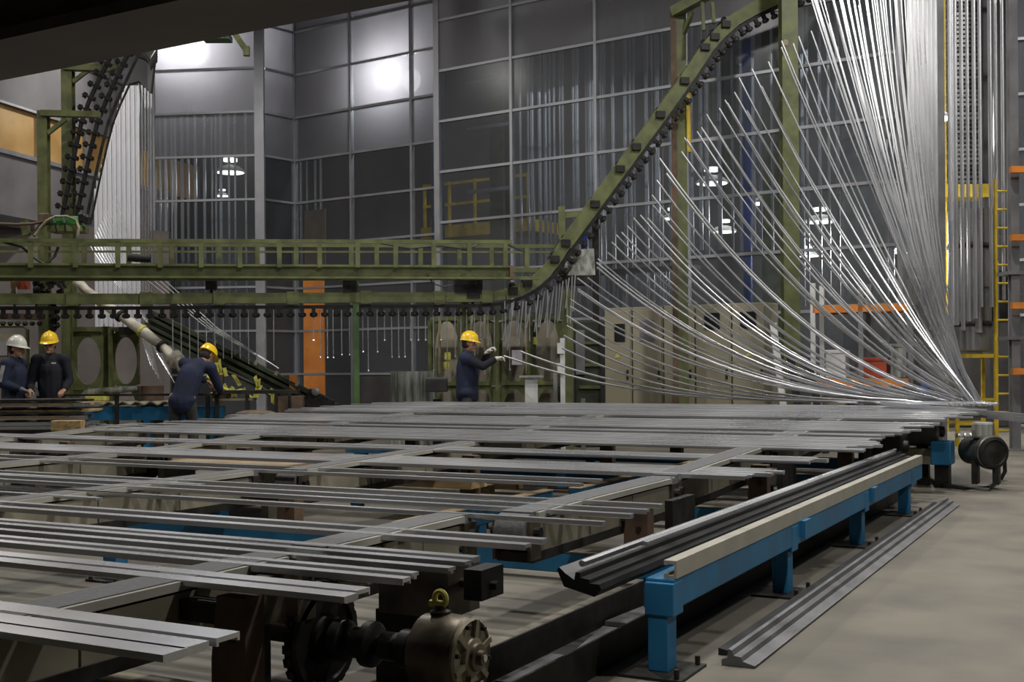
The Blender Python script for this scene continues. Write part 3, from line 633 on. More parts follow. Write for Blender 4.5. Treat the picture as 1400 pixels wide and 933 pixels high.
# far motor at the table's right corner
g = onz(1340, 668, 0); fs, ft = toST(g)
t = thing('far_motor', 'grey drum motor with round end cap at the far table corner', 'motor', g)
mc = onpl(1348, 618, (ST(fs, 0), PV)); 
ax = (PV * .62 - BV * .78).normalized()
MB().lathe(mc + ax * -.30, ax, [(0, .11), (.02, .145), (.34, .15), (.36, .175), (.42, .175), (.43, .165)], 24).build('housing', 'motor_grey', t, True)
MB().lathe(mc + ax * .13, ax, [(0, .165), (.02, .16), (.03, .13), (.015, .12), (.02, .06), (.03, .02)], 24).build('end_cap', 'dark_steel', t, True)
MB().box(mc + UP * .22 - ax * .05, (.2, .22, .16), (PV, BV, UP)).build('terminal_box', 'stained_white', t, bevel=.02)
for k in (-1, 1): MB().box(Vector((mc.x, mc.y, mc.z / 2)) + PV * .1 * k - BV * 0, (.06, .2, mc.z - .1), (PV, BV, UP)).build('stand_leg', 'black_iron', t)
MB().box(mc - PV * .42 + UP * -.02, (.2, .3, .24), (PV, BV, UP)).build('gearbox', 'blue', t, bevel=.01)
MB().box(Vector((mc.x, mc.y, .14)) - PV * .42, (.14, .2, .28), (PV, BV, UP)).build('gearbox_leg', 'black_iron', t)
MB().box(mc - PV * .85 - UP * .06, (.7, .16, .16), (PV, BV, UP)).build('carrier_beam', 'motor_cream', t)
for k in range(3): MB().lathe(mc - PV * (.26 - k * .06) + UP * .14, UP, [(0, .03), (.03, .03), (.05, .015)], 10).build('fitting', 'alu', t, True)
pts = [onz(px, py, .03) for px, py in ((1270, 655), (1290, 664), (1320, 668), (1350, 668))] + [at(px, py, mc.y) for px, py in ((1366, 660), (1374, 645), (1373, 625), (1366, 612))]
pts[-1] = mc + ax * .0 + UP * .05
tag(MB().path(pts, .022, 8).build('power_cable', 'rubber', smooth=True), 'thick black cable looping from the far motor onto the floor', 'cable')
t = thing('glove_pair', 'pale work gloves hung over the beam near the far motor', 'gloves', mc - PV * 1.0)
for k in range(2):
    c = mc - PV * (.98 - .14 * k) - BV * .10 + UP * .05
    m = MB().ell(c, (.05, .03, .10), (PV, BV, (UP + PV * (.3 - .5 * k)).normalized()))
    for j in range(4): m.cap(c + PV * (-.035 + .022 * j) + UP * .07, c + PV * (-.06 + .05 * j) + UP * (.17 - .02 * abs(j - 1.5)), .014, .011, 8)
    m.build('glove', 'cream_profile', t, True)
# dark machinery clutter beneath the far right table corner
for i, (px, py, Y, sz, mt, lb) in enumerate([(1215, 610, 11.9, (.3, .3, .25), 'dark_steel', 'dark drive box under the far right profile ends'), (1045, 652, 9.6, (.26, .2, .14), 'motor_grey', 'grey drive box under the bright bundle ends'), (1262, 590, 12.6, (.35, .25, .3), 'motor_grey', 'grey drive box before the far motor')]):
    c = at(px, py, Y); t = thing('drive_box', lb, 'machine part', (c.x, c.y, 0))
    MB().box(c, sz, (PV, BV, UP)).build('case', mt, t, bevel=.02); MB().box(Vector((c.x, c.y, (c.z - sz[2] / 2) / 2)), (.12, .12, c.z - sz[2] / 2 + .02), (PV, BV, UP)).build('stand', 'black_iron', t)
    MB().lathe(c + PV * sz[0] / 2, PV, [(0, .06), (.04, .055), (.05, .02)], 14).build('cap', 'dark_steel', t, True)
# wooden blocks and boards lying between the belts
for (px, py, w_, d_, h_, mt, lb) in [(695, 668, .28, .16, .13, 'wood', 'pale wooden block on the floor between blue beams'), (655, 676, .3, .12, .1, 'wood', 'split wooden block beside the taller block'), (580, 664, 1.1, .3, .06, 'wood', 'thin wooden board lying on a blue beam')]:
    g = onz(px, py, 0 if 'board' not in lb else .25); s_, t_ = toST(g); z0 = g.z
    m = MB().prism([(-w_ / 2, 0), (w_ / 2, 0), (w_ / 2 * .97, h_), (-w_ / 2 * .9, h_ * 1.05), (-w_ / 2, h_ * .6)], g - BV * d_ / 2, g + BV * d_ / 2, PV)
    tag(m.build('wooden_block' if 'board' not in lb else 'wooden_board', mt), lb, 'wood')
g = onz(310, 632, .45); s_, t_ = toST(g)
t = thing('cardboard_sheet', 'brown cardboard sheet on a low stand between left belts', 'sheet', ST(s_, t_, 0))
MB().bst(s_ - .35, s_ + .35, t_ - .75, t_ + .75, .43, .45).build('sheet', 'cardboard', t)
for a in (-.6, .6): MB().bst(s_ - .2, s_ + .2, t_ + a - .04, t_ + a + .04, 0, .43).build('stand', 'cream_panel', t)

# ================================================================ FAN OF LONG STRIPS SLIDING DOWN ONTO THE TABLE
def bez(p0, c, p1, n=14):
    return [((1 - k / n) ** 2 * p0[0] + 2 * k / n * (1 - k / n) * c[0] + (k / n) ** 2 * p1[0], (1 - k / n) ** 2 * p0[1] + 2 * k / n * (1 - k / n) * c[1] + (k / n) ** 2 * p1[1]) for k in range(n + 1)]
def lerp_tab(x, tab):
    if x <= tab[0][0]: return tab[0][1:]
    for a, b in zip(tab, tab[1:]):
        if x <= b[0]:
            f = (x - a[0]) / (b[0] - a[0]); return tuple(p + (q - p) * f for p, q in zip(a[1:], b[1:]))
    return tab[-1][1:]
CT = [(780, .44, 1.0), (870, .48, .99), (933, .50, .82), (1020, .50, .70), (1110, .47, .61), (1180, .32, .66), (1255, .14, .80)]
FANGRP = {'low': ('silver strip sweeping low in front of the cream cabinets onto the table', 'strips sweeping low past the cabinets'),
          'mid': ('silver strip arching down from beside the rusty green column', 'strips arching from the rusty column'),
          'steep': ('silver strip dropping steeply in front of the rightmost panes', 'steep strips before the rightmost panes')}
def fan_strip(tx, ty, ex, wd=None, mt='alu', off=None, key=None, ey=548):
    fx, fy = lerp_tab(tx, CT); off = random.uniform(.1, .75) if off is None else off
    c = (tx + (ex - tx) * fx, ty + (ey - ty) * fy)
    pl = (ST(14.42 + off, 0), PV); pts = []
    zt = tz(14.4) + .022
    for (x, y) in bez((tx, ty), c, (ex, ey)):
        q = onpl(x, y, pl); q.z = max(q.z, zt); pts.append(q)
    q = pts[-1].copy(); q.z = zt
    # settle onto the table and run on to the right corner
    k = (q.z - pts[-1].z); pts[-1].z = zt
    s_, t_ = toST(q); pull = min(1.0, off)
    end = ST(14.30 - random.uniform(0, .5), max(t_ + .25, -1.62 + random.uniform(-.25, .2)), zt + .004)
    pts.append((q + end) / 2); pts[-1].z = zt + .006; pts.append(end)
    wd = wd or random.uniform(.018, .030)
    key = key or ('low' if tx < 880 else 'mid' if tx < 1050 else 'steep'); lb, gp = FANGRP[key]
    o = MB().ribbon(pts, wd, .014, (UP * .75 - BV * .65)).build('bent_strip', mt, origin=end)
    return tag(o, lb, 'profile', gp)
TIPS = [(835, 332), (833, 345), (841, 324), (848, 315), (857, 307), (865, 301), (877, 296), (887, 296), (893, 280), (891, 267), (898, 249), (913, 237), (913, 231), (901, 215), (933, 206), (934, 190), (954, 180), (958, 172),
        (818, 352), (815, 360), (815, 366), (803, 377), (791, 380), (791, 394), (791, 400), (780, 412), (779, 417), (774, 432), (774, 447), (772, 462), (770, 478),
        (1069, 66), (1083, 58), (1093, 53), (1110, 42), (1122, 33), (1132, 31), (1144, 22), (1151, 19), (1176, 5), (1070, 59), (996, 141), (985, 146), (993, 135), (1012, 109), (967, 158), (1049, 84), (938, 191), (1030, 96), (1040, 120), (1005, 128), (1020, 150), (975, 175)]
for i, (x, y) in enumerate(TIPS):
    ex = 1230 + (548 - y) * .24 if y > 380 else min(1338, 1285 + (380 - y) * .22) + random.uniform(-14, 6)
    if y > 420: ex = 1090 + (478 - y) * 2.2
    fan_strip(x + random.uniform(-2, 2), y + random.uniform(-3, 3), ex, .04 if (x, y) in ((913, 237), (996, 141), (865, 301)) else None, 'alu')
for k in range(38):
    x = 1085 + k * 4.7; y = -20 - random.uniform(0, 70)
    fan_strip(x + random.uniform(-3, 3), y, random.uniform(1318, 1340), random.uniform(.011, .02), 'alu' if k % 3 == 0 else 'alu')
# the strips the worker guides by hand
for (x, y, ex, lb) in ((689, 487, 1010, 'slim white strip held in the gloved hands of the guiding worker'), (712, 481, 1040, 'slim strip passing just in front of the guiding worker')):
    pts = [onpl(a, b, (ST(15.15, 0), PV)) for a, b in bez((x, y), (x + 150, 540), (ex, 546))]
    pts += [ST(14.4, -3.0, tz(14.4) + .03)]
    tag(MB().ribbon(pts, .026, .014, (UP * .75 - BV * .65)).build('bent_strip', 'alu', origin=pts[-1]), lb, 'profile')
# strips hanging upright at the right end of the fan
G2 = ('bright strip hanging upright beside the slender grey column', 'upright strips beside the slender column')
for (px, wd, mt, b) in [(1241, .05, 'alu', 330), (1247, .07, 'alu', 350), (1253, .06, 'alu', 380), (1259, .07, 'alu', 400), (1265, .08, 'alu', 430), (1271, .06, 'alu', 450), (1277, .06, 'alu', 478)]:
    q = at(px, -40, 16.6 + (px % 3) * .08); hang(q, at(px, b, 16.6).z, wd, .04, CX, mt, *G2)

# ================================================================ OVERHEAD GREEN CONVEYOR
CD = Vector((CONV[1][0], CONV[1][1], 0)).normalized(); CN = Vector((-CD.y, CD.x, 0))
def cv(px, py, off=0.0): return onpl(px, py, (Vector((CONV[0][0], CONV[0][1], 0)) + CN * off, CD))
trk = [(-30, 409), (100, 409), (200, 409), (300, 408), (400, 408), (500, 407), (600, 407), (665, 406), (690, 403), (712, 396), (730, 386), (745, 373), (758, 357), (772, 335), (800, 297), (850, 229), (900, 161), (930, 119), (950, 90), (966, 66), (984, 45), (1005, 27), (1035, 10), (1075, -8), (1120, -30)]
t = thing('overhead_conveyor', 'green overhead chain conveyor rising in a curve past the back wall', 'conveyor', Vector((cv(487, 560).x, cv(487, 560).y, 0)))
tp = [cv(*p) for p in trk]
MB().ribbon(tp[:9], .12, .15, CN).build('track', 'green', t)
MB().ribbon(tp[8:14], .12, .17, CN).build('curved_track', 'green', t)
MB().ribbon(tp[13:], .12, .20, CN).build('inclined_track', 'green', t)
MB().ribbon([p - UP * .13 if i < 9 else p + (tp[min(i + 1, len(tp) - 1)] - tp[i - 1]).normalized().cross(CN) * .13 * (-1 if (tp[min(i + 1, len(tp) - 1)] - tp[i - 1]).normalized().cross(CN).z > 0 else 1) for i, p in enumerate(tp)], .05, .05, CN).build('chain', 'black_iron', t)
for a, b in zip(tp[:8], tp[1:9]):
    MB().box(a, (.16, .18, .19), (CD, CN, UP)).build('joint_collar', 'green', t)
# carriers along the chain
def resample(pts, step):
    out = []; d = 0; nxt = 0
    for a, b in zip(pts, pts[1:]):
        L = (b - a).length
        while nxt <= d + L: f = (nxt - d) / L; out.append((a + (b - a) * f, (b - a).normalized())); nxt += step
        d += L
    return out
carm = None
for (p, d) in resample(tp, .165):
    nrm = d.cross(CN); nrm = -nrm if nrm.z > 0 else nrm
    m = MB().box((0, 0, -.03), (.055, .05, .06)); m.lathe((0, 0, -.06), -UP, [(0, .02), (.01, .055), (.05, .06), (.07, .03)], 10)
    if carm is None:
        o = MB(); o.v, o.f = m.v, m.f; ob = o.build('carrier', 'black_iron', t); carm = ob.data
        # carrier mesh was offset by the parent's location: undo so that it can be reused
        for v in carm.vertices: v.co += root_loc(t)
    else:
        ob = bpy.data.objects.new('carrier', carm); C.objects.link(ob); ob.parent = t
    z = -nrm; x = d; y = z.cross(x)
    ob.rotation_mode = 'QUATERNION'; ob.rotation_quaternion = Matrix((x, y, z)).transposed().to_quaternion(); ob.location = p + nrm * .15 - t.location
for (px, py) in ((757, 355), (772, 333), (812, 280), (846, 232), (868, 202), (901, 158), (934, 112), (975, 52), (990, 35), (962, 66), (720, 388), (700, 398)):
    p = cv(px, py); m = MB().box(p, (.14, .22, .10), (CD, CN, UP)); m.lathe(p + UP * .05, UP, [(0, .05), (.05, .055), (.08, .03)], 10); m.build('clamp', 'black_iron', t)
# supports and hangers
def hcol(name, px, ytop, Y, w_, mt, lb, cat='column', ybot=None, side=None):
    b = at(px, 480, Y); b.z = 0; zt = at(px, ytop, Y).z
    tt = thing(name, lb, cat, b); sd = side or CX
    MB().hbeam(b, b + UP * zt, w_, w_, w_ * .14, sd).build('shaft', mt, tt); MB().box(b + UP * .015, (w_ * 1.7, w_ * 1.7, .03), (CX, CY, UP)).build('base_plate', mt, tt)
    return tt, b, zt
b = cv(487, 480); b.z = 0; MB().box(b + UP * (cv(487, 378).z / 2), (.085, .085, cv(487, 378).z), (CD, CN, UP)).build('post', 'green_bright', t)
b = cv(637, 480); b.z = 0; MB().box(b + UP * (cv(637, 380).z / 2) + CN * .3, (.16, .12, cv(637, 380).z), (CD, CN, UP)).build('post', 'green', t)
for (px, w_, h_) in ((289, .16, .22), (478, .2, .3), (640, .42, .34), (646, .2, .5)):
    p = cv(px, 386); MB().box(p, (w_, .14, h_), (CD, CN, UP)).build('trolley', 'black_iron', t)
    for k in (-1, 1): MB().lathe(p + CD * k * w_ * .3 + UP * h_ * .35 - CN * .1, -CN, [(0, .05), (.03, .05), (.04, .02)], 12).build('wheel', 'dark_steel', t, True)
    MB().tube(p - UP * h_ / 2, p - UP * (h_ / 2 + .1), .02, n=8).build('hook', 'black_iron', t)
# hook rods hanging under the straight run
for i in range(30):
    px = 428 + i * 9.6 + random.uniform(-2, 2); p = cv(px, 424, random.uniform(-.03, .03)); L = random.choice((.45, .62, .7, .7, .66, .9))
    m = MB().tube(p, p - UP * L, .008, n=5); m.ell(p - UP * L, .017, nu=6, nv=4); m.build('hook_rod', 'alu', t)
for i in range(13):
    px = 236 + i * 11.5; p = cv(px, 424); m = MB().tube(p, p - UP * random.uniform(.7, .8), .007, n=5); m.build('hook_rod', 'alu', t)
# thin strips bunched below the curve
for i in range(24):
    px = 690 + i * 4.2; y0 = 412 - max(0, px - 720) * .55; p = cv(px, y0, random.uniform(-.1, .1)); q = p - UP * random.uniform(.45, .75) + CD * random.uniform(-.12, .02)
    tag(MB().beam(p, q, .018, .008, CD).build('hanging_strip', 'alu', origin=q), 'thin strip hanging under the curve of the green conveyor', 'strip', 'thin strips under the conveyor curve')
# cable bridge (beam with railing)
t = thing('cable_bridge', 'green steel gangway beam with ladder-like railing above the workers', 'bridge', Vector((cv(300, 370).x, cv(300, 370).y, cv(300, 378).z)))
off = -.35
A, B = cv(-30, 370, off), cv(696, 373, off)
MB().hbeam(A, B, .16, .20, .03).build('main_beam', 'green', t)
MB().beam(A - UP * .115 + CN * .08, cv(738, 380, off) + CN * .08, .10, .05).build('lower_chord', 'green', t)
MB().hexa(B - UP * .1 - CN * .08, CD * .05, CN * .16, UP * .2).build('end_cap', 'rust_steel', t)
for (o2, y0, y1, pxs) in ((-.08, 329, 331, [42, 103, 161, 219, 275, 328, 382, 437, 489, 541, 593, 642, 691]), (.55, 334, 337, [58, 115, 176, 235, 300, 352, 405, 480, 515, 575, 628, 672, 720, 765])):
    MB().beam(cv(-30, y0, off + o2), cv(700 if o2 < 0 else 775, y1, off + o2), .05, .055).build('top_rail', 'green', t)
    MB().beam(cv(-30, y0 + 10, off + o2), cv(700 if o2 < 0 else 775, y1 + 8, off + o2), .03, .03).build('mid_rail', 'green', t) if o2 > 0 else None
    for px in pxs:
        a = cv(px, y0 + 1, off + o2); b_ = cv(px, 366, off + o2); MB().box((a + b_) / 2, (.065, .05, (a - b_).length), (CD, CN, UP)).build('baluster', 'green', t)
MB().beam(cv(-30, 366, off + .55), cv(775, 370, off + .55), .10, .08).build('rear_beam', 'green', t)
for px in (5, 240, 480, 690): MB().beam(cv(px, 372, off), cv(px, 372, off + .55), .08, .06).build('cross_tie', 'green', t)
MB().path([cv(px, py, off - .05) for px, py in ((0, 330), (30, 338), (50, 355), (62, 362), (75, 350), (80, 338))], .02, 6).build('cable', 'rubber', t)
MB().path([cv(px, py, off + .1) for px, py in ((520, 333), (560, 340), (600, 336), (640, 342), (660, 330), (690, 333), (718, 345))], .014, 6).build('cable', 'rubber', t)
MB().path([cv(px, py, off - .05) for px, py in ((585, 376), (592, 388), (605, 392), (618, 390), (630, 380))], .012, 6).build('cable', 'rubber', t)
o = MB().tube(cv(175, 352, off + .2), cv(206, 354, off + .2), .06, n=14); tag(o.build('black_roll', 'rubber', smooth=True), 'short black roll lying on the green gangway', 'roll')
# small lifting bracket with green basket up under the girder
q = at(300, 56, 20.5); t = thing('light_bracket', 'green bracket with ribbed tray hanging below the dark girder', 'bracket', at(300, 62, 20.5))
MB().box(at(297, 52, 20.5), (.46, .3, .10), (CX, CY, UP)).build('tray', 'green_bright', t)
for k in range(4): MB().box(at(288 + k * 6, 52, 20.5) - CY * .16, (.045, .02, .08), (CX, CY, UP)).build('cell', 'white_steel', t)
MB().beam(at(318, 42, 20.4), at(336, 68, 20.4), .08, .10).build('arm', 'green', t); MB().box(at(337, 70, 20.4), (.1, .1, .16), (CX, CY, UP)).build('end_block', 'green', t)
MB().beam(at(318, 42, 20.4), at(322, -60, 20.4), .06, .06).build('hanger', 'green', t)

# green columns in front of the back wall
t, b, zt = hcol('green_column', 931, 20, 19.3, .22, 'green', 'tall olive column with rusty face and bracket arm before the back wall')
MB().box(b + UP * (zt / 2) - CX * .10 - CY * .115, (.09, .01, zt), (CX, CY, UP)).build('rust_face', 'rust_steel', t)
MB().beam(at(921, 17, 19.2), at(985, -18, 18.6), .16, .16).build('bracket_arm', 'green', t); MB().beam(at(935, 45, 19.2), at(947, 16, 19.0), .06, .06).build('brace', 'green', t)
for (px, y1) in ((960, 42), (974, 32)): MB().beam(at(px, 4, 18.7), at(px + 2, y1, 18.6), .05, .05, CX).build('drop_rod', 'green', t)
MB().tube(at(942, 208, 19.15), at(941, 122, 19.15), .035, n=10).build('yellow_conduit', 'yellow', t)
t, b, zt = hcol('green_column', 1081, -90, 17.9, .24, 'green', 'dark green column standing behind the arching strips')
MB().tube(at(1072, 60, 17.7), at(1074, 58, 17.5), .045, n=12).build('pipe_stub', 'motor_cream', t)
# bracket of the curve
t = thing('curve_bracket', 'olive post and bracket holding the curve of the conveyor', 'bracket', Vector((at(776, 480, 18.3).x, at(776, 480, 18.3).y, 0)))
b = at(776, 480, 18.3); b.z = 0
MB().box(b + UP * (at(776, 395, 18.3).z / 2), (.16, .14, at(776, 395, 18.3).z), (CX, CY, UP)).build('post', 'green', t)
MB().box(at(768, 305, 18.2), (.10, .1, .5), (CX, CY, UP)).build('upper_post', 'green', t); MB().beam(at(765, 296, 18.2), at(800, 292, 18.2), .06, .08).build('upper_arm', 'green', t)
MB().box(b + UP * (at(776, 350, 18.3).z / 2 + .1) + CY * .1, (.06, .06, at(776, 330, 18.3).z - .1), (CX, CY, UP)).build('rear_rod', 'green', t)
hp = [at(762, 378, 18.2), at(814, 376, 18.2), at(812, 340, 18.4), at(780, 342, 18.4)]
m = MB(); m.add(hp + [p + CY * .4 for p in hp], [(0, 1, 2, 3), (7, 6, 5, 4), (0, 4, 5, 1), (1, 5, 6, 2), (2, 6, 7, 3), (3, 7, 4, 0)])
hd = m.build('chute', 'stained_white', t); MB().box(at(786, 384, 18.35), (.5, .36, .14), (CX, CY, UP)).build('chute_base', 'black_iron', t)
# dark machine pillar cluster between the curve and the cabinets
t = thing('machine_pillar', 'black machine pillar with cables beside the cream cabinets', 'machine', Vector((at(805, 480, 18.9).x, at(805, 480, 18.9).y, 0)))
b = at(805, 480, 18.9); b.z = 0
MB().box(b + UP * 1.0, (.46, .4, 2.0), (CX, CY, UP)).build('body', 'green_dark', t, bevel=.02)
MB().box(b + UP * 1.5 - CX * .15 - CY * .22, (.14, .06, .7), (CX, CY, UP)).build('front_plate', 'duct_steel', t); MB().box(b + UP * 1.0 + CX * .2 - CY * .22, (.08, .06, 1.9), (CX, CY, UP)).build('cable_duct', 'rubber', t)
for k in range(4): MB().box(b + UP * (.6 + k * .35) - CY * .22 + CX * .02, (.38, .05, .05), (CX, CY, UP)).build('slat', 'green', t)
MB().box(b + UP * 2.9 + CX * .12, (.10, .1, 1.9), (CX, CY, UP)).build('mast', 'black_iron', t); MB().box(b + UP * 3.2 - CX * .05, (.07, .05, .9), (CX, CY, UP)).build('blue_sleeve', 'blue_plastic', t)
t = thing('white_post', 'thin white steel post with fittings in front of the black pillar', 'post', Vector((at(769, 480, 17.6).x, at(769, 480, 17.6).y, 0)))
b = at(769, 480, 17.6); b.z = 0
MB().box(b + UP * .85, (.07, .07, 1.7), (CX, CY, UP)).build('shaft', 'white_steel', t); MB().box(b + UP * .6 - CX * .11, (.06, .06, 1.2), (CX, CY, UP)).build('side_shaft', 'duct_steel', t)
for z in (1.25, 1.55): MB().box(b + UP * z - CX * .03 - CY * .04, (.1, .04, .16), (CX, CY, UP)).build('fitting', 'white_steel', t)
MB().box(b + UP * .4 + CX * .3, (.06, .06, .8), (CX, CY, UP)).build('rear_shaft', 'duct_steel', t)

# ---------------------------------------------------------------- cream cabinets along the back wall
def wallp(px, off): q = onpl(px, 480, (W1[0] - WN * off, WD)); q.z = 0; return q
zc = 2.28
edges = [826, 864, 907, 950, 1000, 1048]
feats = {0: 'meter', 1: 'grey', 3: 'disp', 4: 'disp'}
uniq = ['with a dark glass meter window beside the black pillar', 'with a plain grey window panel', 'with a plain door next to the olive column', 'with a dark display next to a plain door', 'with a dark display beside the loose boards']
for i in range(5):
    a, b_ = wallp(edges[i], .75), wallp(edges[i + 1], .75); W_ = (b_ - a).length
    t = thing('control_cabinet', 'tall cream control cabinet ' + uniq[i], 'cabinet', (a + b_) / 2 + WN * .3, 'cream control cabinets')
    MB().hexa(a + UP * .08 + WD * .012, WD * (W_ - .024), WN * .55, UP * (zc - .08)).build('body', 'cabinet', t, bevel=.012)
    MB().hexa(a + WD * .02, WD * (W_ - .04), WN * .5, UP * .08).build('plinth', 'dark_panel', t)
    d = MB().hexa(a + UP * .14 + WD * .03 - WN * .018, WD * (W_ - .06), WN * .018, UP * (zc - .2)).build('door', 'cabinet', t, bevel=.006)
    MB().hexa(a + UP * 1.05 + WD * (W_ - .09) - WN * .04, WD * .03, WN * .03, UP * .16).build('handle', 'dark_steel', d)
    f = feats.get(i); c = (a + b_) / 2
    if f == 'disp': MB().box(c + UP * 2.0 - WN * .025, (.27, .02, .27), (WD, WN, UP)).build('display', 'dark_display', d)
    if f == 'meter': MB().box(c + UP * 1.85 - WN * .025 + WD * .05, (.2, .02, .3), (WD, WN, UP)).build('meter_window', 'dark_display', d)
    if f == 'grey': MB().box(c + UP * 1.87 - WN * .022, (.27, .01, .36), (WD, WN, UP)).build('window_panel', 'duct_steel', d)
    if i in (0, 2, 4): 
        m = MB(); cc = c + UP * 1.42 - WN * .022; m.add([cc + WD * -.05, cc + WD * .05, cc + UP * .09, cc + WD * -.05 - WN * .004, cc + WD * .05 - WN * .004, cc + UP * .09 - WN * .004], [(0, 1, 2), (5, 4, 3), (0, 3, 4, 1), (1, 4, 5, 2), (2, 5, 3, 0)])
        m.build('warning_sign', 'tape_yellow', d)
    for k in range(3): MB().box(c + UP * (.28 + k * .05) - WN * .022, (W_ * .5, .012, .02), (WD, WN, UP)).build('vent_slot', 'dark_panel', d)
# ---------------------------------------------------------------- oval cut-out plates behind the guiding worker
def oval_plate(name, p0, D, wid, z0, z1, ovals, mt, th, parent, N_):
    """flat plate with elliptical holes; ovals = [(cx, cz, rx, rz)] each within its own cell"""
    m = MB(); D = Vector(D); n = 24
    cells = sorted(ovals, key=lambda o: o[1]); zs = [z0] + [(a[1] + a[3] + b[1] - b[3]) / 2 for a, b in zip(cells, cells[1:])] + [z1]
    for (cx, cz, rx, rz), za, zb in zip(cells, zs, zs[1:]):
        for k in range(n):
            q = []
            for kk in (k, k + 1):
                a = 2 * pi * kk / n; ca, sa = cos(a), sin(a)
                hx = (wid - cx) if ca > 0 else cx; hz = (zb - cz) if sa > 0 else cz - za
                sc = min(hx / abs(ca) if abs(ca) > 1e-6 else 1e9, hz / abs(sa) if abs(sa) > 1e-6 else 1e9)
                q.append(((cx + rx * ca, cz + rz * sa), (cx + sc * ca, cz + sc * sa)))
            P = lambda xz, o: p0 + D * xz[0] + UP * xz[1] + N_ * o
            v = [P(q[0][0], 0), P(q[0][1], 0), P(q[1][1], 0), P(q[1][0], 0), P(q[0][0], th), P(q[0][1], th), P(q[1][1], th), P(q[1][0], th)]
            m.add(v, [(0, 1, 2, 3), (7, 6, 5, 4), (3, 7, 4, 0), (1, 5, 6, 2)])
            for s1 in (0,): pass
        # square corners
        for sx, X in ((0, 0), (1, wid)):
            for zc_ in (za, zb): m.add([p0 + D * X + UP * zc_, p0 + D * (cx) + UP * zc_, p0 + D * X + UP * cz], [(0, 1, 2)]) if 0 else None
    return m.build(name, mt, parent)
t = thing('sorting_rack', 'green machine frame with oval openings behind the guiding worker', 'rack', Vector((at(680, 480, 19.3).x, at(680, 480, 19.3).y, 0)))
b = at(588, 480, 19.3); b.z = 0; e_ = at(772, 480, 19.3); e_.z = 0; D_ = (e_ - b).normalized(); L_ = (e_ - b).length
ztop = at(680, 438, 19.3).z
nb = 4; cw_ = L_ / nb
for i in range(nb):
    oval_plate('oval_plate', b + D_ * cw_ * i, D_, cw_, .1, ztop, [(cw_ / 2, .55, cw_ * .34, .36), (cw_ / 2, 1.52, cw_ * .36, .52)], 'green', .04, t, CY)
    MB().box(b + D_ * cw_ * i + UP * (ztop / 2) - CY * .04, (.06, .08, ztop), (D_, CY, UP)).build('upright', 'green', t)
MB().hexa(b + CY * .35, D_ * L_, CY * .03, UP * ztop).build('back_sheet', 'oval_beige', t)
for z in (.98, ztop): MB().hexa(b + UP * z - CY * .03, D_ * L_, CY * .08, UP * .06).build('crossbar', 'green', t)
for (px, py) in ((612, 487), (730, 466), (610, 500)): MB().box(at(px, py, 19.24), (.1, .02, .12), (CX, CY, UP)).build('paint_mark', 'tape_yellow', t)
MB().box(at(707, 489, 19.2), (.17, .01, .24), (CX, CY, UP)).build('notice', 'paper', t)
for px in (601, 645, 663, 720): MB().tube(at(px, 430, 19.1), at(px, 512, 19.1), .022, n=8).build('yellow_rod', 'motor_cream', t)
# grey stained box cabinet, pedestal, white bracket table
b = at(565, 480, 18.8); b.z = 0
t = thing('wooden_crate', 'weathered grey board bin behind the table', 'bin', b); hz_ = at(565, 508, 18.8).z
for k in range(6): MB().box(b + CX * (-.29 + k * .117) + UP * hz_ / 2, (.112, .4, hz_), (CX, CY, UP)).build('board', 'stained_white', t)
b = at(597, 480, 17.9); b.z = 0
t = thing('pedestal_box', 'small dark box with grey top on a short pedestal', 'pedestal', b); z0 = at(597, 540, 17.9).z
MB().box(b + UP * .4, (.12, .12, .8), (CX, CY, UP)).build('stand', 'black_iron', t)
MB().box(Vector((b.x, b.y, at(597, 527, 17.9).z)), (.32, .25, .2), (CX, CY, UP)).build('box', 'dark_panel', t, bevel=.015); MB().box(Vector((b.x, b.y, at(597, 518, 17.9).z + .01)), (.3, .23, .02), (CX, CY, UP)).build('top', 'duct_steel', t)
b = at(726, 480, 17.8); b.z = 0
t = thing('bracket_table', 'small white steel stand with flat top beside the worker', 'stand', b); zt = at(726, 515, 17.8).z
MB().box(b + UP * zt, (.36, .3, .03), (CX, CY, UP)).build('top', 'alu', t); MB().box(b + UP * zt / 2, (.19, .2, zt - .03), (CX, CY, UP)).build('pillar', 'white_steel', t)

# ---------------------------------------------------------------- shelves with orange beams behind the fan's right part
b0, b1 = at(1112, 480, 17.8), at(1245, 480, 17.2); b0.z = b1.z = 0; D_ = (b1 - b0).normalized(); L_ = (b1 - b0).length; N_ = Vector((-D_.y, D_.x, 0))
t = thing('storage_rack', 'storage rack with orange beams behind the steep strips', 'rack', (b0 + b1) / 2)
for u_ in (0, L_ / 2, L_):
    for k in (0, .7): MB().box(b0 + D_ * u_ + N_ * k + UP * 1.25, (.07, .06, 2.5), (D_, N_, UP)).build('upright', 'white_steel' if u_ == 0 else 'duct_steel', t)
for z in (.95, 2.05):
    for k in (-.03, .7): MB().hexa(b0 + UP * z + N_ * k, D_ * L_, N_ * .05, UP * .10).build('beam', 'orange_rack', t)
    MB().hexa(b0 + UP * (z + .1), D_ * L_, N_ * .7, UP * .02).build('shelf', 'cardboard', t)
items = [(.15, .95, .3, .35, .42, 'white_steel', 'white box on the orange rack'), (.62, .95, .42, .4, .3, 'red_plastic', 'red tub on the orange rack'), (1.1, .95, .22, .3, .5, 'stained_white', 'grey stained bag box on the orange rack'), (.1, .0, .35, .5, .8, 'motor_cream', 'cream machine cover under the orange rack'), (.6, 0, .4, .5, .7, 'duct_steel', 'grey cupboard under the orange rack'), (1.1, 0, .3, .4, .6, 'wood', 'brown crate under the orange rack')]
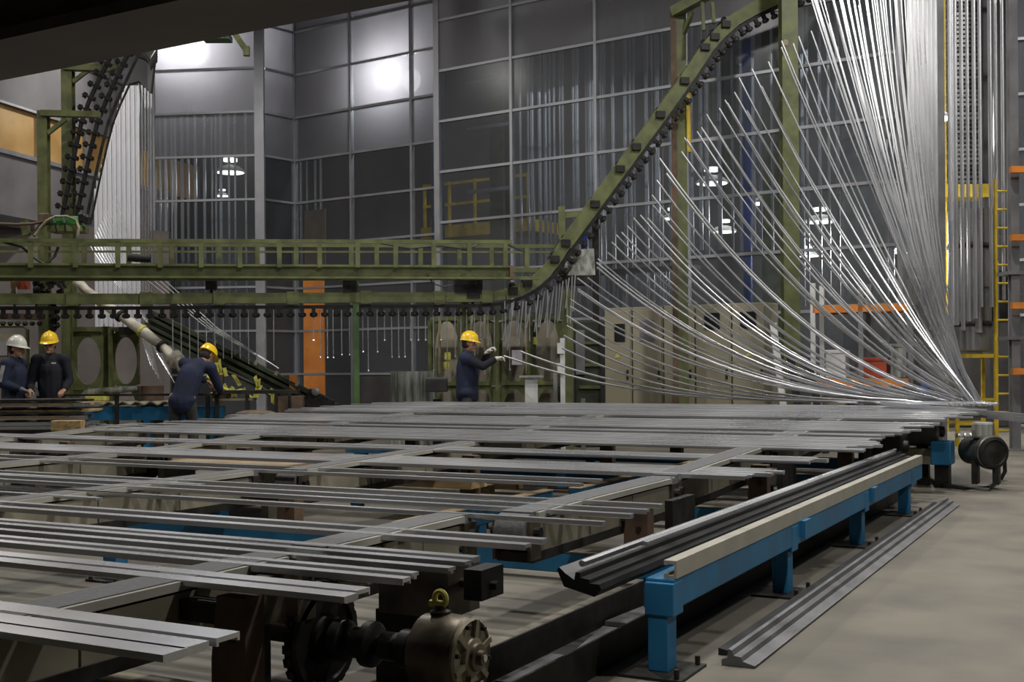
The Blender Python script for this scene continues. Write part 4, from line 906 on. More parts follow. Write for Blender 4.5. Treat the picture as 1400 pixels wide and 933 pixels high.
for (u_, z, w_, d_, h_, mt, lb) in items:
    zz = z + .12 if z else 0
    m = MB().hexa(b0 + D_ * u_ + N_ * .12 + UP * zz, D_ * w_, N_ * d_, UP * h_); 
    tt = thing('storage_box', lb, 'box', b0 + D_ * (u_ + w_ / 2) + N_ * (.12 + d_ / 2) + UP * zz)
    m.build('body', mt, tt, bevel=.015); MB().hexa(b0 + D_ * (u_ - .01) + N_ * .11 + UP * (zz + h_ - .05), D_ * (w_ + .02), N_ * (d_ + .02), UP * .055).build('lid', mt, tt, bevel=.01)
# tall boards leaning at the end of the cabinets
for (px, Y, w_, h_, mt, lb) in [(1078, 17.4, .1, 1.9, 'white_steel', 'narrow white board leaning by the dark green column'), (1100, 17.2, .12, 1.5, 'black_profile', 'black plank leaning by the white board'), (1128, 17.0, .1, 1.3, 'black_profile', 'short black plank leaning before the rack')]:
    b = at(px, 480, Y); b.z = 0
    tag(MB().beam(b, b + UP * h_ - CX * .18 + CY * .2, w_, .03, CX).build('leaning_board', mt), lb, 'board')
b = at(1264, 480, 16.6); b.z = 0
tag(MB().lathe(b, UP, [(0, .10), (.02, .12), (.8, .12), (.9, .09), (1.0, .05), (1.08, .05)], 16).build('blue_canister', 'blue_plastic', smooth=True), 'tall blue plastic canister behind the table corner', 'canister')

# ================================================================ RIGHT-HAND BAY
t, b, zt = hcol('steel_column', 1286, -120, 17.6, .13, 'duct_steel', 'slender grey column at the right of the fan')
G3 = ('grey strip hanging upright in the bay right of the column', 'strips hanging in the right bay')
for (px, wd, bt) in [(1297, .06, 470), (1304, .06, 445), (1313, .05, 452), (1321, .04, 440), (1330, .05, 436), (1338, .04, 420), (1352, .05, 420), (1359, .06, 476), (1369, .04, 410), (1378, .05, 440)]:
    Yh = (17.75 if px < 1356 else 18.6) + (px % 4) * .05; q = at(px, -60, Yh); hang(q, at(px, bt, Yh).z, wd, .04, CX, random.choice(['alu', 'alu', 'alu']), *G3)
# tower of stacked slats with yellow frame
Yt = 22.5; b = at(1322, 480, Yt); b.z = 0
t = thing('slat_tower', 'yellow framed tower of stacked metal slats in the right bay', 'tower', b)
z0, z1 = at(1322, 268, Yt).z, at(1322, -70, Yt).z
k = 0; z = z0 + .06
while z < z1:
    MB().box(Vector((b.x, b.y, z)) + CX * random.uniform(-.03, .03), (.66, .6, .05), (CX, CY, UP)).build('slat', random.choice(['duct_steel', 'wall_corrugated', 'dark_panel']), t); z += .085
for px in (1292, 1349): 
    q = at(px, 480, Yt - .35); q.z = 0; MB().box(q + UP * (z1 / 2), (.09, .09, z1), (CX, CY, UP)).build('upright', 'yellow' if px < 1300 else 'dark_panel', t)
MB().box(at(1321, 261, Yt - .4), (.86, .1, .24), (CX, CY, UP)).build('base_beam', 'yellow', t)
MB().box(at(1321, 268, Yt), (.86, .8, .1), (CX, CY, UP)).build('platform', 'yellow', t)
# vertical duct on a yellow stand with ladder
Yd = 18.4; b = at(1326, 480, Yd); b.z = 0
t = thing('vertical_duct', 'scuffed grey steel duct hanging in the right bay', 'duct', at(1326, 482, Yd))
MB().lathe(at(1326, 482, Yd), UP, [(0, .27), (.03, .31), (.10, .32), (1.0, .32), (1.0, .335), (1.05, .335), (1.05, .32), (2.2, .32), (2.2, .25)], 24).build('shell', 'duct_steel', t, True)
for zz in (.4, 1.6): MB().lathe(at(1326, 482, Yd) + UP * zz, UP, [(0, .33), (.04, .34), (.08, .33)], 24).build('hoop', 'dark_steel', t)
MB().box(at(1326, 390, Yd) - CY * .32, (.1, .06, 1.5), (CX, CY, UP)).build('seam', 'wall_corrugated', t)
t = thing('yellow_stand', 'yellow tubular stand under the grey duct', 'stand', b)
zs_ = at(1326, 487, Yd).z
for a in (-.3, .3):
    for c in (-.25, .25): MB().box(b + CX * a + CY * c + UP * zs_ / 2, (.05, .05, zs_), (CX, CY, UP)).build('leg', 'yellow', t)
for c in (-.25, .25):
    MB().box(b + CY * c + UP * zs_, (.68, .06, .06), (CX, CY, UP)).build('top_bar', 'yellow', t)
    for z in (.35, .72): MB().box(b + CY * c + UP * z, (.6, .04, .04), (CX, CY, UP)).build('rung', 'yellow', t)
for a in (-.3, .3): MB().box(b + CX * a + UP * zs_, (.06, .56, .06), (CX, CY, UP)).build('side_bar', 'yellow', t)
MB().box(b + CX * .3 - CY * .25 + UP * (zs_ + .1), (.05, .05, .2), (CX, CY, UP)).build('stop', 'yellow', t)
Yl = 18.0; b = at(1372, 480, Yl); b.z = 0
t = thing('yellow_ladder', 'tall yellow steel ladder in the right bay', 'ladder', b)
zl = at(1372, 245, Yl).z
for a in (-.115, .115): MB().box(b + CX * a + UP * zl / 2, (.045, .05, zl), (CX, CY, UP)).build('side_rail', 'yellow' if a < 0 else 'motor_cream', t)
z = .25
while z < zl: MB().tube(b - CX * .115 + UP * z, b + CX * .115 + UP * z, .016, n=8).build('rung', 'yellow', t); z += .28
t, b, zt = hcol('steel_column', 1387, -120, 17.2, .12, 'duct_steel', 'pale grey column beside the yellow ladder')
Yr = 17.0; b = at(1412, 480, Yr); b.z = 0
t = thing('orange_rack', 'grey rack with orange crossbars at the far right', 'rack', b)
for a in (-.16, .3): MB().box(b + CX * a + UP * 2.6 + CY * .3, (.07, .07, 5.2), (CX, CY, UP)).build('upright', 'duct_steel', t)
for py in (232, 325, 418, 508): MB().box(Vector((b.x, b.y, at(1400, py, Yr).z)), (.6, .1, .09), (CX, CY, UP)).build('crossbar', 'orange_rack', t)
for py in (372, 462): MB().box(Vector((b.x, b.y, at(1400, py, Yr).z)) + CY * .3, (.6, .4, .05), (CX, CY, UP)).build('shelf', 'duct_steel', t)
# glazed wall closing the right bay
gp0 = at(1384, 480, 21.5); gp0.z = 0
glass_wall('wall_right_bay', gp0, CX * .95 - CY * .3, [0, 1.8, 3.6], 'glass_clear', 99, 0, (.12, .1))
# dark machine below the slat tower
b = at(1340, 480, 24.0); b.z = 0
t = thing('dark_machine', 'dark machine housing behind the yellow stand', 'machine', b)
MB().box(b + UP * 1.9, (2.2, 1.2, 3.8), (CX, CY, UP)).build('housing', 'dark_panel', t, bevel=.03); MB().box(b + UP * 2.6 - CY * .62 + CX * .3, (.8, .04, 1.0), (CX, CY, UP)).build('hatch', 'black_iron', t)

# ================================================================ LEFT SIDE MACHINERY
# columns with arms
def leftcol(px, ytop, Y, w_, lb, mt='green', arms=()):
    t, b, zt = hcol('green_column', px, ytop, Y, w_, mt, lb)
    for (p0, p1, ww, hh) in arms: MB().beam(at(p0[0], p0[1], Y - .05), at(p1[0], p1[1], Y - .05), ww, hh).build('arm', mt, t)
    return t
leftcol(62, 152, 18.2, .15, 'bright green column with short arm under amber-lit windows', 'green', [((57, 155), (136, 157), .12, .09), ((66, 182), (90, 163), .06, .06)])
leftcol(96, 88, 19.2, .17, 'olive column carrying the steep black chains', 'green', [((88, 92), (162, 94), .14, .10), ((100, 112), (122, 95), .06, .06)])
leftcol(92, 372, 17.9, .13, 'pale green post behind the man in dark sweater', 'green')
# steep black chain tracks
tr1 = [(84, 300), (94, 250), (104, 200), (112, 165), (122, 138), (134, 112), (146, 88), (158, 64)]
tr2 = [(104, 300), (114, 250), (125, 200), (134, 165), (145, 138), (157, 112), (168, 88), (180, 64)]
t = thing('steep_conveyor', 'pair of steep black chain tracks beside the white curtain', 'conveyor', at(95, 300, 18.9))
for tr_ in (tr1, tr2):
    pp = [at(x, y, 18.9) for x, y in tr_]
    MB().ribbon(pp, .06, .05, CY).build('track', 'black_iron', t)
    for (p, d) in resample(pp, .20):
        side = Vector(d).cross(CY).normalized(); side = -side if side.dot(CX) > 0 else side
        m = MB().box(p + side * .03, (.20, .10, .03), (side, CY, side.cross(CY))); m.box(p + side * .10, (.035, .09, .09), (side, CY, side.cross(CY))); m.box(p - side * .05, (.03, .08, .07), (side, CY, side.cross(CY))); m.build('cup', 'black_iron', t)
MB().path([at(x + 14, y + 2, 18.9) for x, y in tr2], .025, 6).build('guide_rod', 'dark_steel', t)
MB().path([at(x + 21, y + 2, 19.0) for x, y in tr2[:6]], .018, 6).build('guide_rod', 'dark_steel', t)
# dark bundle of hoses at the top of the tracks
for k in range(5): MB().path([at(176 + k * 5, 62 + k * 2, 19.2), at(190 + k * 4, 78 + k, 19.2), at(206, 82 + k * 3, 19.2), at(214, 70 + k * 3, 19.2)], .03, 6).build('hose', 'rubber', t)

# green drive unit on the gangway
c = at(92, 304, 17.6)
t = thing('drive_unit', 'bright green drive unit with hoses on the gangway', 'machine', at(92, 318, 17.6))
MB().box(c, (.44, .3, .14), (CX, CY, UP)).build('body', 'green_machine', t, bevel=.02)
MB().box(at(93, 314, 17.6), (.5, .36, .09), (CX, CY, UP)).build('base', 'green', t)
MB().box(at(63, 300, 17.5), (.16, .2, .16), (CX, CY, UP)).build('motor_block', 'rust_steel', t, bevel=.02)
MB().path([at(x, y, 17.4) for x, y in ((0, 306), (20, 307), (45, 306), (60, 303))], .022, 7).build('copper_pipe', 'rust_steel', t)
MB().path([at(x, y, 17.4) for x, y in ((48, 322), (55, 312), (64, 302), (76, 296), (92, 296), (104, 301), (108, 312), (106, 322))], .022, 7).build('hose', 'motor_cream', t)
for (x0, x1) in ((72, 78), (86, 90)): MB().path([at(x0, 296, 17.4), at((x0 + x1) / 2, 305, 17.35), at(x1, 318, 17.4)], .014, 6).build('hose', 'rubber', t)
MB().beam(at(37, 322, 17.6), at(33, 302, 17.6), .1, .1, CX).build('post', 'green', t); MB().beam(at(45, 322, 17.6), at(62, 303, 17.6), .06, .06).build('brace', 'green', t)
for k in range(3): MB().lathe(at(112 + k * 4, 303 + k * 2, 17.5), UP, [(0, .05), (.1, .06), (.14, .03)], 10).build('connector', 'black_iron', t)
# dark chain drive cluster under the gangway
t = thing('chain_drive', 'cluster of black chain drive parts under the gangway', 'machine', at(70, 402, 17.0))
random.seed(21)
for k in range(24):
    p = at(random.uniform(50, 86), random.uniform(374, 400), 17.0 + random.uniform(-.15, .15))
    if k % 2: MB().lathe(p, -CY, [(0, .04), (.03, .055), (.05, .05), (.06, .02)], 10).build('roller', 'black_iron', t)
    else: MB().box(p, (random.uniform(.06, .12), .08, random.uniform(.05, .16)), ((CX + UP * random.uniform(-.5, .5)).normalized(), CY, (UP - CX * random.uniform(-.5, .5)).normalized())).build('link', 'dark_steel', t)
MB().box(at(28, 386, 17.2), (.2, .2, .2), (CX, CY, UP)).build('red_box', 'red_plastic', t); MB().beam(at(24, 375, 17.1), at(18, 402, 17.1), .05, .05).build('lever', 'green', t); MB().path([at(x, y, 17.1) for x, y in ((8, 372), (18, 380), (22, 395), (24, 404))], .02, 6).build('hose', 'white_steel', t)
t = thing('hanging_grab', 'black chain grab hanging beside the yellow helmet', 'hook', at(74, 445, 16.8))
for k in range(7): 
    p = at(72 + (k % 2) * 4, 420 + k * 5, 16.8); MB().lathe(p, CX if k % 2 else CY, [(0, .02), (.03, .05), (.06, .02)], 10).build('link', 'black_iron', t)
MB().beam(at(72, 452, 16.8), at(72, 405, 16.8), .035, .035, CX).build('stem', 'black_iron', t)
# second lower chain bar at the far left
t = thing('lower_chain_bar', 'short rusty chain bar with clips below the conveyor', 'conveyor', at(30, 440, 16.9))
MB().beam(at(-30, 432, 16.9), at(62, 434, 16.9), .06, .09).build('bar', 'rust_steel', t)
for k in range(7): MB().lathe(at(-6 + k * 10, 440, 16.9), -UP, [(0, .03), (.03, .045), (.06, .02)], 10).build('clip', 'black_iron', t)
MB().beam(at(20, 430, 16.9), at(20, 412, 16.9), .03, .03, CX).build('hanger', 'dark_steel', t); MB().beam(at(50, 430, 16.9), at(50, 412, 16.9), .03, .03, CX).build('hanger', 'dark_steel', t)

# white curtain of lacquered strips
GC = ('white lacquered strip in the dense curtain beside the black chains', 'white curtain strips')
random.seed(5)
for i in range(19):
    px = 131 + i * 3.15; ytop = 258 - (px - 131) * 3.5 if px < 171 else 117
    q = at(px, ytop, 22.0 + (i % 2) * .01); hang(q, at(px, 455 - (i % 4) * 4, 22).z, .062, .008, CX, 'white_lacquer', *GC)
for i in range(5):
    q = at(190 + i * 4.2, 112 + i * 4, 22.4); hang(q, at(190, 440, 22.4).z, .03, .02, CX, 'alu', 'thin silver strip hanging between the curtain and the bay', 'thin strips beside the curtain')
cr = [at(131 + k * 4, (258 - k * 14) if 131 + k * 4 < 171 else 118, 22.03) for k in range(11)] + [at(190, 112, 22.4), at(207, 128, 22.4), at(215, 60, 22.4)]
t = thing('curtain_rail', 'dark bent rail carrying the white hanging curtain', 'rail', cr[0]); MB().path(cr, .022, 8).build('rail', 'black_iron', t)
MB().tube(cr[5], Vector((cr[5].x, cr[5].y, CEIL)), .02, n=6).build('hanger', 'dark_steel', t); MB().tube(cr[-1], Vector((cr[-1].x, cr[-1].y, CEIL)), .02, n=6).build('hanger', 'dark_steel', t)
# thin strips fanning from the curtain down to the work table
for i in range(16):
    x0 = 124 + i * 2.2; y0 = 262 + (15 - i) * 5.0
    pts = [at(a, b, 20.0 - k * .13) for k, (a, b) in enumerate(bez((x0, y0), (x0 + 26 + i, 380 + i), (200 + i * 4.0, 440 + i * 4.6), 8))]
    tag(MB().ribbon(pts, .009, .006, (UP * .4 - CY * .8)).build('bent_strip', 'alu', origin=pts[-1]), 'thin strip fanning from the white curtain behind the bending worker', 'strip', 'strips fanning from the white curtain')
for i in range(12):
    a, b_ = at(192 + i * 2.6, 452 + i * 2, 19.0), at(206 + i * 3.6, 500 + (i % 5) * 6, 18.6)
    tag(MB().ribbon([a, (a + b_) / 2 - UP * .03, b_], .01, .008, CX).build('hanging_strip', 'alu', origin=b_), 'short thin strip drooping beside the wrapped hose', 'strip', 'short strips beside the wrapped hose')
for i in range(4):
    a, b_ = at(195 + i * 6, 378 - i * 2, 18.2), at(372 + i * 3, 498 + i * 2, 17.8)
    tag(MB().ribbon([a, a * .5 + b_ * .5 - UP * .12, b_], .016, .01, (UP * .5 - CY * .8)).build('bent_strip', 'alu', origin=b_), 'long thin strip running down above the dark green incline', 'strip', 'strips above the dark green incline')

# green plates with oval openings on the left
for (px0, px1, lb) in ((98, 141, 'green plate frame with oval openings behind the men'), (153, 190, 'green plate frame with oval openings beside the wrapped hose')):
    b = at(px0, 480, 18.0); e_ = at(px1, 480, 18.0); b.z = e_.z = 0; D_ = (e_ - b).normalized(); L_ = (e_ - b).length; zt = at(px0, 451, 18.0).z
    t = thing('oval_frame', lb, 'frame', (b + e_) / 2)
    oval_plate('oval_plate', b, D_, L_, .1, zt, [(L_ / 2, .62, L_ * .40, .38), (L_ / 2, 1.42, L_ * .42, .36)], 'green', .05, t, CY)
    MB().box(b + UP * zt / 2 - CY * .03, (.06, .1, zt), (D_, CY, UP)).build('edge_post', 'green', t)
    MB().hexa(b + UP * (zt - .03) - CY * .03, D_ * L_, CY * .1, UP * .07).build('top_bar', 'green', t); MB().hexa(b + UP * .98 - CY * .02, D_ * L_, CY * .07, UP * .05).build('mid_bar', 'green', t)
b = at(146, 480, 18.2); b.z = 0; tag(MB().hbeam(b, b + UP * 1.95, .1, .1, .015, CX).build('green_post', 'green'), 'dark green post between the two oval plate frames', 'post')
# notice board behind the white helmet man
t = thing('notice_frame', 'rounded green frame with pale notice sheets behind the white helmet', 'frame', Vector((at(15, 480, 18.5).x, at(15, 480, 18.5).y, 0)))
b = at(15, 480, 18.5); b.z = 0; zt = at(15, 446, 18.5).z
MB().path([b - CX * .35 + UP * 0, b - CX * .35 + UP * (zt - .06), b - CX * .29 + UP * zt, b + CX * .20 + UP * zt, b + CX * .26 + UP * (zt - .06), b + CX * .26], .03, 8).build('tube', 'green', t)
MB().box(b - CX * .05 + UP * (zt - .62) + CY * .05, (.6, .02, 1.0), (CX, CY, UP)).build('board', 'oval_beige', t)
for (dx, dz) in ((-.15, -.35), (.05, -.7), (.1, -.3)): MB().box(b + CX * dx + UP * (zt + dz) + CY * .03, (.16, .01, .22), (CX, CY, UP)).build('notice', 'paper', t)

# wrapped hose and dark green incline
pts = [at(*p) for p in ((105, 384, 18.2), (118, 398, 18.1), (140, 413, 18.0), (165, 432, 17.9), (195, 453, 17.8), (222, 474, 17.6), (240, 492, 17.4), (250, 505, 17.3))]
t = thing('wrapped_hose', 'thick plastic wrapped hose slanting down to the bending worker', 'hose', pts[-1])
MB().path(pts, lambda f: .075 + .01 * sin(f * 25), 12).build('hose', 'plastic_hose', t, True)
for k in (2, 3, 4, 5): MB().lathe(pts[k], (pts[k + 1] - pts[k - 1]), [(-.03, .08), (-.02, .10), (.02, .10), (.03, .08)], 14).build('band', 'dark_steel' if k % 2 else 'tape_yellow', t)
MB().lathe(pts[-2], (pts[-1] - pts[-3]), [(-.06, .09), (-.05, .13), (.05, .13), (.06, .09)], 16).build('collar', 'plastic_hose', t, True)
MB().box(at(178, 452, 17.9), (.3, .12, .1), (CX, CY, UP)).build('clamp_block', 'dark_steel', t)
A, B = at(205, 438, 18.3), at(456, 566, 17.6)
t = thing('incline_chute', 'dark green channel conveyor sloping down behind the workers', 'conveyor', Vector((B.x, B.y, 0)))
dd = (B - A).normalized(); up_ = dd.cross(CY).normalized(); up_ = up_ if up_.z > 0 else -up_
MB().beam(A, B, .10, .06, CY).build('web', 'green_dark', t)
for (o_, hh) in ((.13, .06), (.04, .05), (-.07, .05), (-.16, .06)): MB().beam(A + up_ * o_ - CY * .04, B + up_ * o_ - CY * .04, .16, hh, CY).build('flange', 'green_dark', t)
MB().beam(A - CY * .0, B, .03, .32, CY).build('side_plate', 'green_dark', t)
for k in range(6): MB().box(A + (B - A) * (.35 + k * .11) + up_ * .16 - CY * .1, (.05, .05, .06), (dd, CY, up_)).build('stud', 'motor_cream', t)
MB().box(at(401, 525, 17.7), (.10, .1, .26), (CX, CY, UP)).build('orange_clip', 'orange_rack', t); MB().box(at(436, 550, 17.55), (.42, .2, .24), (dd, CY, up_)).build('end_gear', 'black_iron', t)
MB().lathe(at(432, 536, 17.5), -CY, [(0, .06), (.05, .06), (.06, .03)], 12).build('bolt_cap', 'duct_steel', t)
for px in (420, 300):
    q = at(px, 540, 17.9); b = Vector((q.x, q.y, 0)); zz = (A + (B - A) * ((px - 205) / 251)).z - .18; MB().box(b + UP * zz / 2, (.12, .1, zz), (CX, CY, UP)).build('leg', 'rust_steel', t)
# yellow taped chain from the worker to the right
pts = [at(x, y, 16.9) for x, y in ((286, 500), (305, 506), (325, 515), (345, 524), (362, 533), (376, 543))]
t = thing('taped_chain', 'black chain tied with yellow tape strips beside the bending worker', 'chain', pts[-1])
MB().path(pts, .03, 7).build('chain', 'black_iron', t)
random.seed(3)
for k in range(16):
    f = random.random() * 4.99; i = int(f); p = pts[i] + (pts[i + 1] - pts[i]) * (f - i); MB().box(p + UP * random.uniform(-.1, .06) - CY * .04, (.05, .012, random.uniform(.08, .2)), ((CX + UP * random.uniform(-.8, .8)).normalized(), CY, (UP - CX * random.uniform(-.8, .8)).normalized())).build('tape', 'tape_yellow', t)
pts2 = [at(x, y, 16.7) for x, y in ((283, 515), (300, 527), (316, 537), (330, 534), (345, 546))]
MB().path(pts2, .028, 7).build('taped_rope', 'tape_yellow', t)
for k in range(8):
    p = pts2[k % 4] + (pts2[k % 4 + 1] - pts2[k % 4]) * random.random(); MB().box(p, (.05, .03, .14), ((CX + UP * random.uniform(-.8, .8)).normalized(), CY, (UP - CX * .3).normalized())).build('tape', 'tape_yellow', t)

# ---------------------------------------------------------------- work tables on the left
def plank(p0, p1, w_, h_, mt, name, lb, cat, grp=None): return tag(MB().beam(p0, p1, w_, h_).build(name, mt), lb, cat, grp)
# long low table with blue beam and corrugated sheet
Yw = 16.5
a, b_ = at(84, 480, Yw), at(300, 480, Yw - .2); a.z = b_.z = 0; D_ = (b_ - a).normalized(); L_ = (b_ - a).length; N_ = Vector((-D_.y, D_.x, 0))
t = thing('work_table', 'long blue beamed work table under a corrugated sheet', 'table', (a + b_) / 2)
z0 = at(180, 575, Yw).z
MB().hexa(a + UP * z0 + N_ * .1, D_ * L_, N_ * .12, UP * .19).build('beam', 'blue', t)
for u_ in (.1, L_ * .5, L_ - .2):
    MB().hexa(a + D_ * u_ + N_ * .1, D_ * .1, N_ * .12, UP * z0).build('leg', 'blue', t)
MB().hexa(a + UP * (z0 + .34) + N_ * .02, D_ * L_, N_ * .05, UP * .03).build('rail', 'dark_steel', t)
for u_ in (.75, 1.6, 2.05): MB().hexa(a + D_ * u_ + N_ * .02, D_ * .045, N_ * .05, UP * (z0 + .34)).build('rail_post', 'dark_steel', t)
n = 60; top = []
for k in range(n + 1):
    u_ = L_ * .72 * k / n; zz = z0 + .24 + .022 * sin(u_ * 2 * pi / .2); top.append((a + D_ * u_ + UP * zz, ))
m = MB(); 
for k in range(n):
    p, q = top[k][0], top[k + 1][0]; m.add([p + N_ * .05, q + N_ * .05, q + N_ * .8, p + N_ * .8, p + N_ * .05 - UP * .012, q + N_ * .05 - UP * .012, q + N_ * .8 - UP * .012, p + N_ * .8 - UP * .012], [(0, 1, 2, 3), (7, 6, 5, 4), (0, 4, 5, 1), (2, 6, 7, 3)])
cs_ = tag(m.build('corrugated_sheet', 'cream_panel', smooth=True), 'pale corrugated sheet resting on the blue work table', 'sheet')
p = at(122, 537, Yw + .5); q = at(187, 531, Yw + .5); tag(MB().path([p, p * .7 + q * .3 + UP * .02, p * .3 + q * .7, q], lambda f: .045 + .012 * cos(f * 9), 10).build('wrapped_roll', 'stained_white', smooth=True), 'white wrapped roll lying on the corrugated sheet', 'roll')
p = at(133, 545, Yw + .4); tag(MB().box(p, (.28, .2, .08), (D_, N_, UP)).build('yellow_bundle', 'tape_yellow', bevel=.015), 'small yellow bundle on the corrugated sheet', 'bundle')
p = at(300, 541, Yw); tag(MB().ell(p, (.18, .14, .06)).build('cloth_bundle', 'wood', smooth=True), 'tan cloth bundle beside the bending worker', 'bundle') 
# brown shelf trestle right of the worker
a2, b2 = at(290, 480, 16.3), at(405, 480, 16.3); a2.z = b2.z = 0; D2 = (b2 - a2).normalized(); L2 = (b2 - a2).length; N2 = Vector((-D2.y, D2.x, 0)); zz = at(340, 540, 15.8).z
t = thing('trestle', 'dark narrow trestle bench under the taped chain', 'bench', (a2 + b2) / 2)
MB().hexa(a2 + UP * zz, D2 * L2, N2 * .3, UP * .05).build('top', 'dark_steel', t); MB().hexa(a2 + UP * (zz - .09), D2 * .55, N2 * .28, UP * .03).build('lower_shelf', 'motor_cream', t)
for u_ in (.03, .45, .85, L2 - .12): MB().hexa(a2 + D2 * u_, D2 * .045, N2 * .06, UP * zz).build('leg', 'dark_steel', t)
MB().hexa(a2 + D2 * .9 + UP * (zz - .38), D2 * .33, N2 * .2, UP * .35).build('side_box', 'rust_steel', t)
p = onz(345, 568, tz(12.6)); 
p = at(350, 566, 15.4); tag(MB().ell(p, (.32, .16, .05)).build('brown_sacking', 'brown_cloth', smooth=True), 'heap of brown sacking on the table edge by the incline', 'cloth')
p = at(208, 520, 17.0); tag(MB().lathe(Vector((p.x, p.y, 0)), UP, [(0, .15), (.02, .16), (1.05, .16), (1.05, .14)], 16).build('brown_drum', 'rust_steel', smooth=True), 'brown drum standing behind the bending worker', 'drum')
# timber and profile stack in the left foreground of the men
Ys = 14.6
random.seed(11)
b0 = at(-40, 480, Ys); b1 = at(120, 480, Ys); b0.z = b1.z = 0; D3 = (b1 - b0).normalized(); L3 = (b1 - b0).length; N3 = Vector((-D3.y, D3.x, 0))
t = thing('stack_trestle', 'dark trestle carrying the timber stack before the men', 'trestle', (b0 + b1) / 2)
zz = at(40, 588, Ys).z
MB().hexa(b0 + UP * (zz - .08), D3 * L3, N3 * .7, UP * .08).build('top', 'black_iron', t)
for u_ in (.2, L3 - .35): MB().hexa(b0 + D3 * u_, D3 * .1, N3 * .7, UP * (zz - .08)).build('leg', 'black_iron', t)
layer = zz + .0
specs = [(.04, 'alu', 9), (.05, 'alu', 8), (.045, 'alu', 8), (.03, 'wood', 4), (.045, 'alu', 7), (.028, 'wood', 3), (.05, 'dark_steel', 6), (.03, 'wood', 4), (.045, 'alu', 5), (.025, 'dark_steel', 3)]
for (h_, mt, n) in specs:
    for k in range(n):
        off_ = .02 + .66 * k / n; L_ = L3 * random.uniform(.78, 1.0); w_ = .62 / n
        base = b0 + N3 * off_ + UP * layer
        if mt == 'wood': tag(MB().hexa(base, D3 * L_, N3 * w_, UP * h_).build('timber_batten', 'wood'), 'wooden batten between layers of the stacked profiles', 'batten', 'battens in the profile stack')
        else:
            ob = MB().prism([(-w_ / 2, 0), (w_ / 2, 0), (w_ / 2, h_), (w_ * .3, h_), (w_ * .2, h_ * .6), (-w_ * .2, h_ * .6), (-w_ * .3, h_), (-w_ / 2, h_)], base + N3 * w_ / 2, base + N3 * w_ / 2 + D3 * L_, N3).build('stacked_profile', mt)
            tag(ob, 'grey profile in the stack before the two standing men' if mt == 'alu' else 'dark profile in the stack before the two standing men', 'profile', 'profiles in the left stack' if mt == 'alu' else 'dark profiles in the left stack')
    layer += h_ + .001
p = at(93, 582, 14.2); m = MB().box(p, (.36, .14, .12), (D3, N3, UP)); t = thing('timber_block', 'sawn wooden block with pale end grain beside the stack', 'wood', Vector((p.x, p.y, 0)))
m.build('block', 'wood', t, bevel=.006); MB().box(Vector((p.x, p.y, (p.z - .06) / 2)), (.2, .12, p.z - .06), (D3, N3, UP)).build('stand', 'black_iron', t)

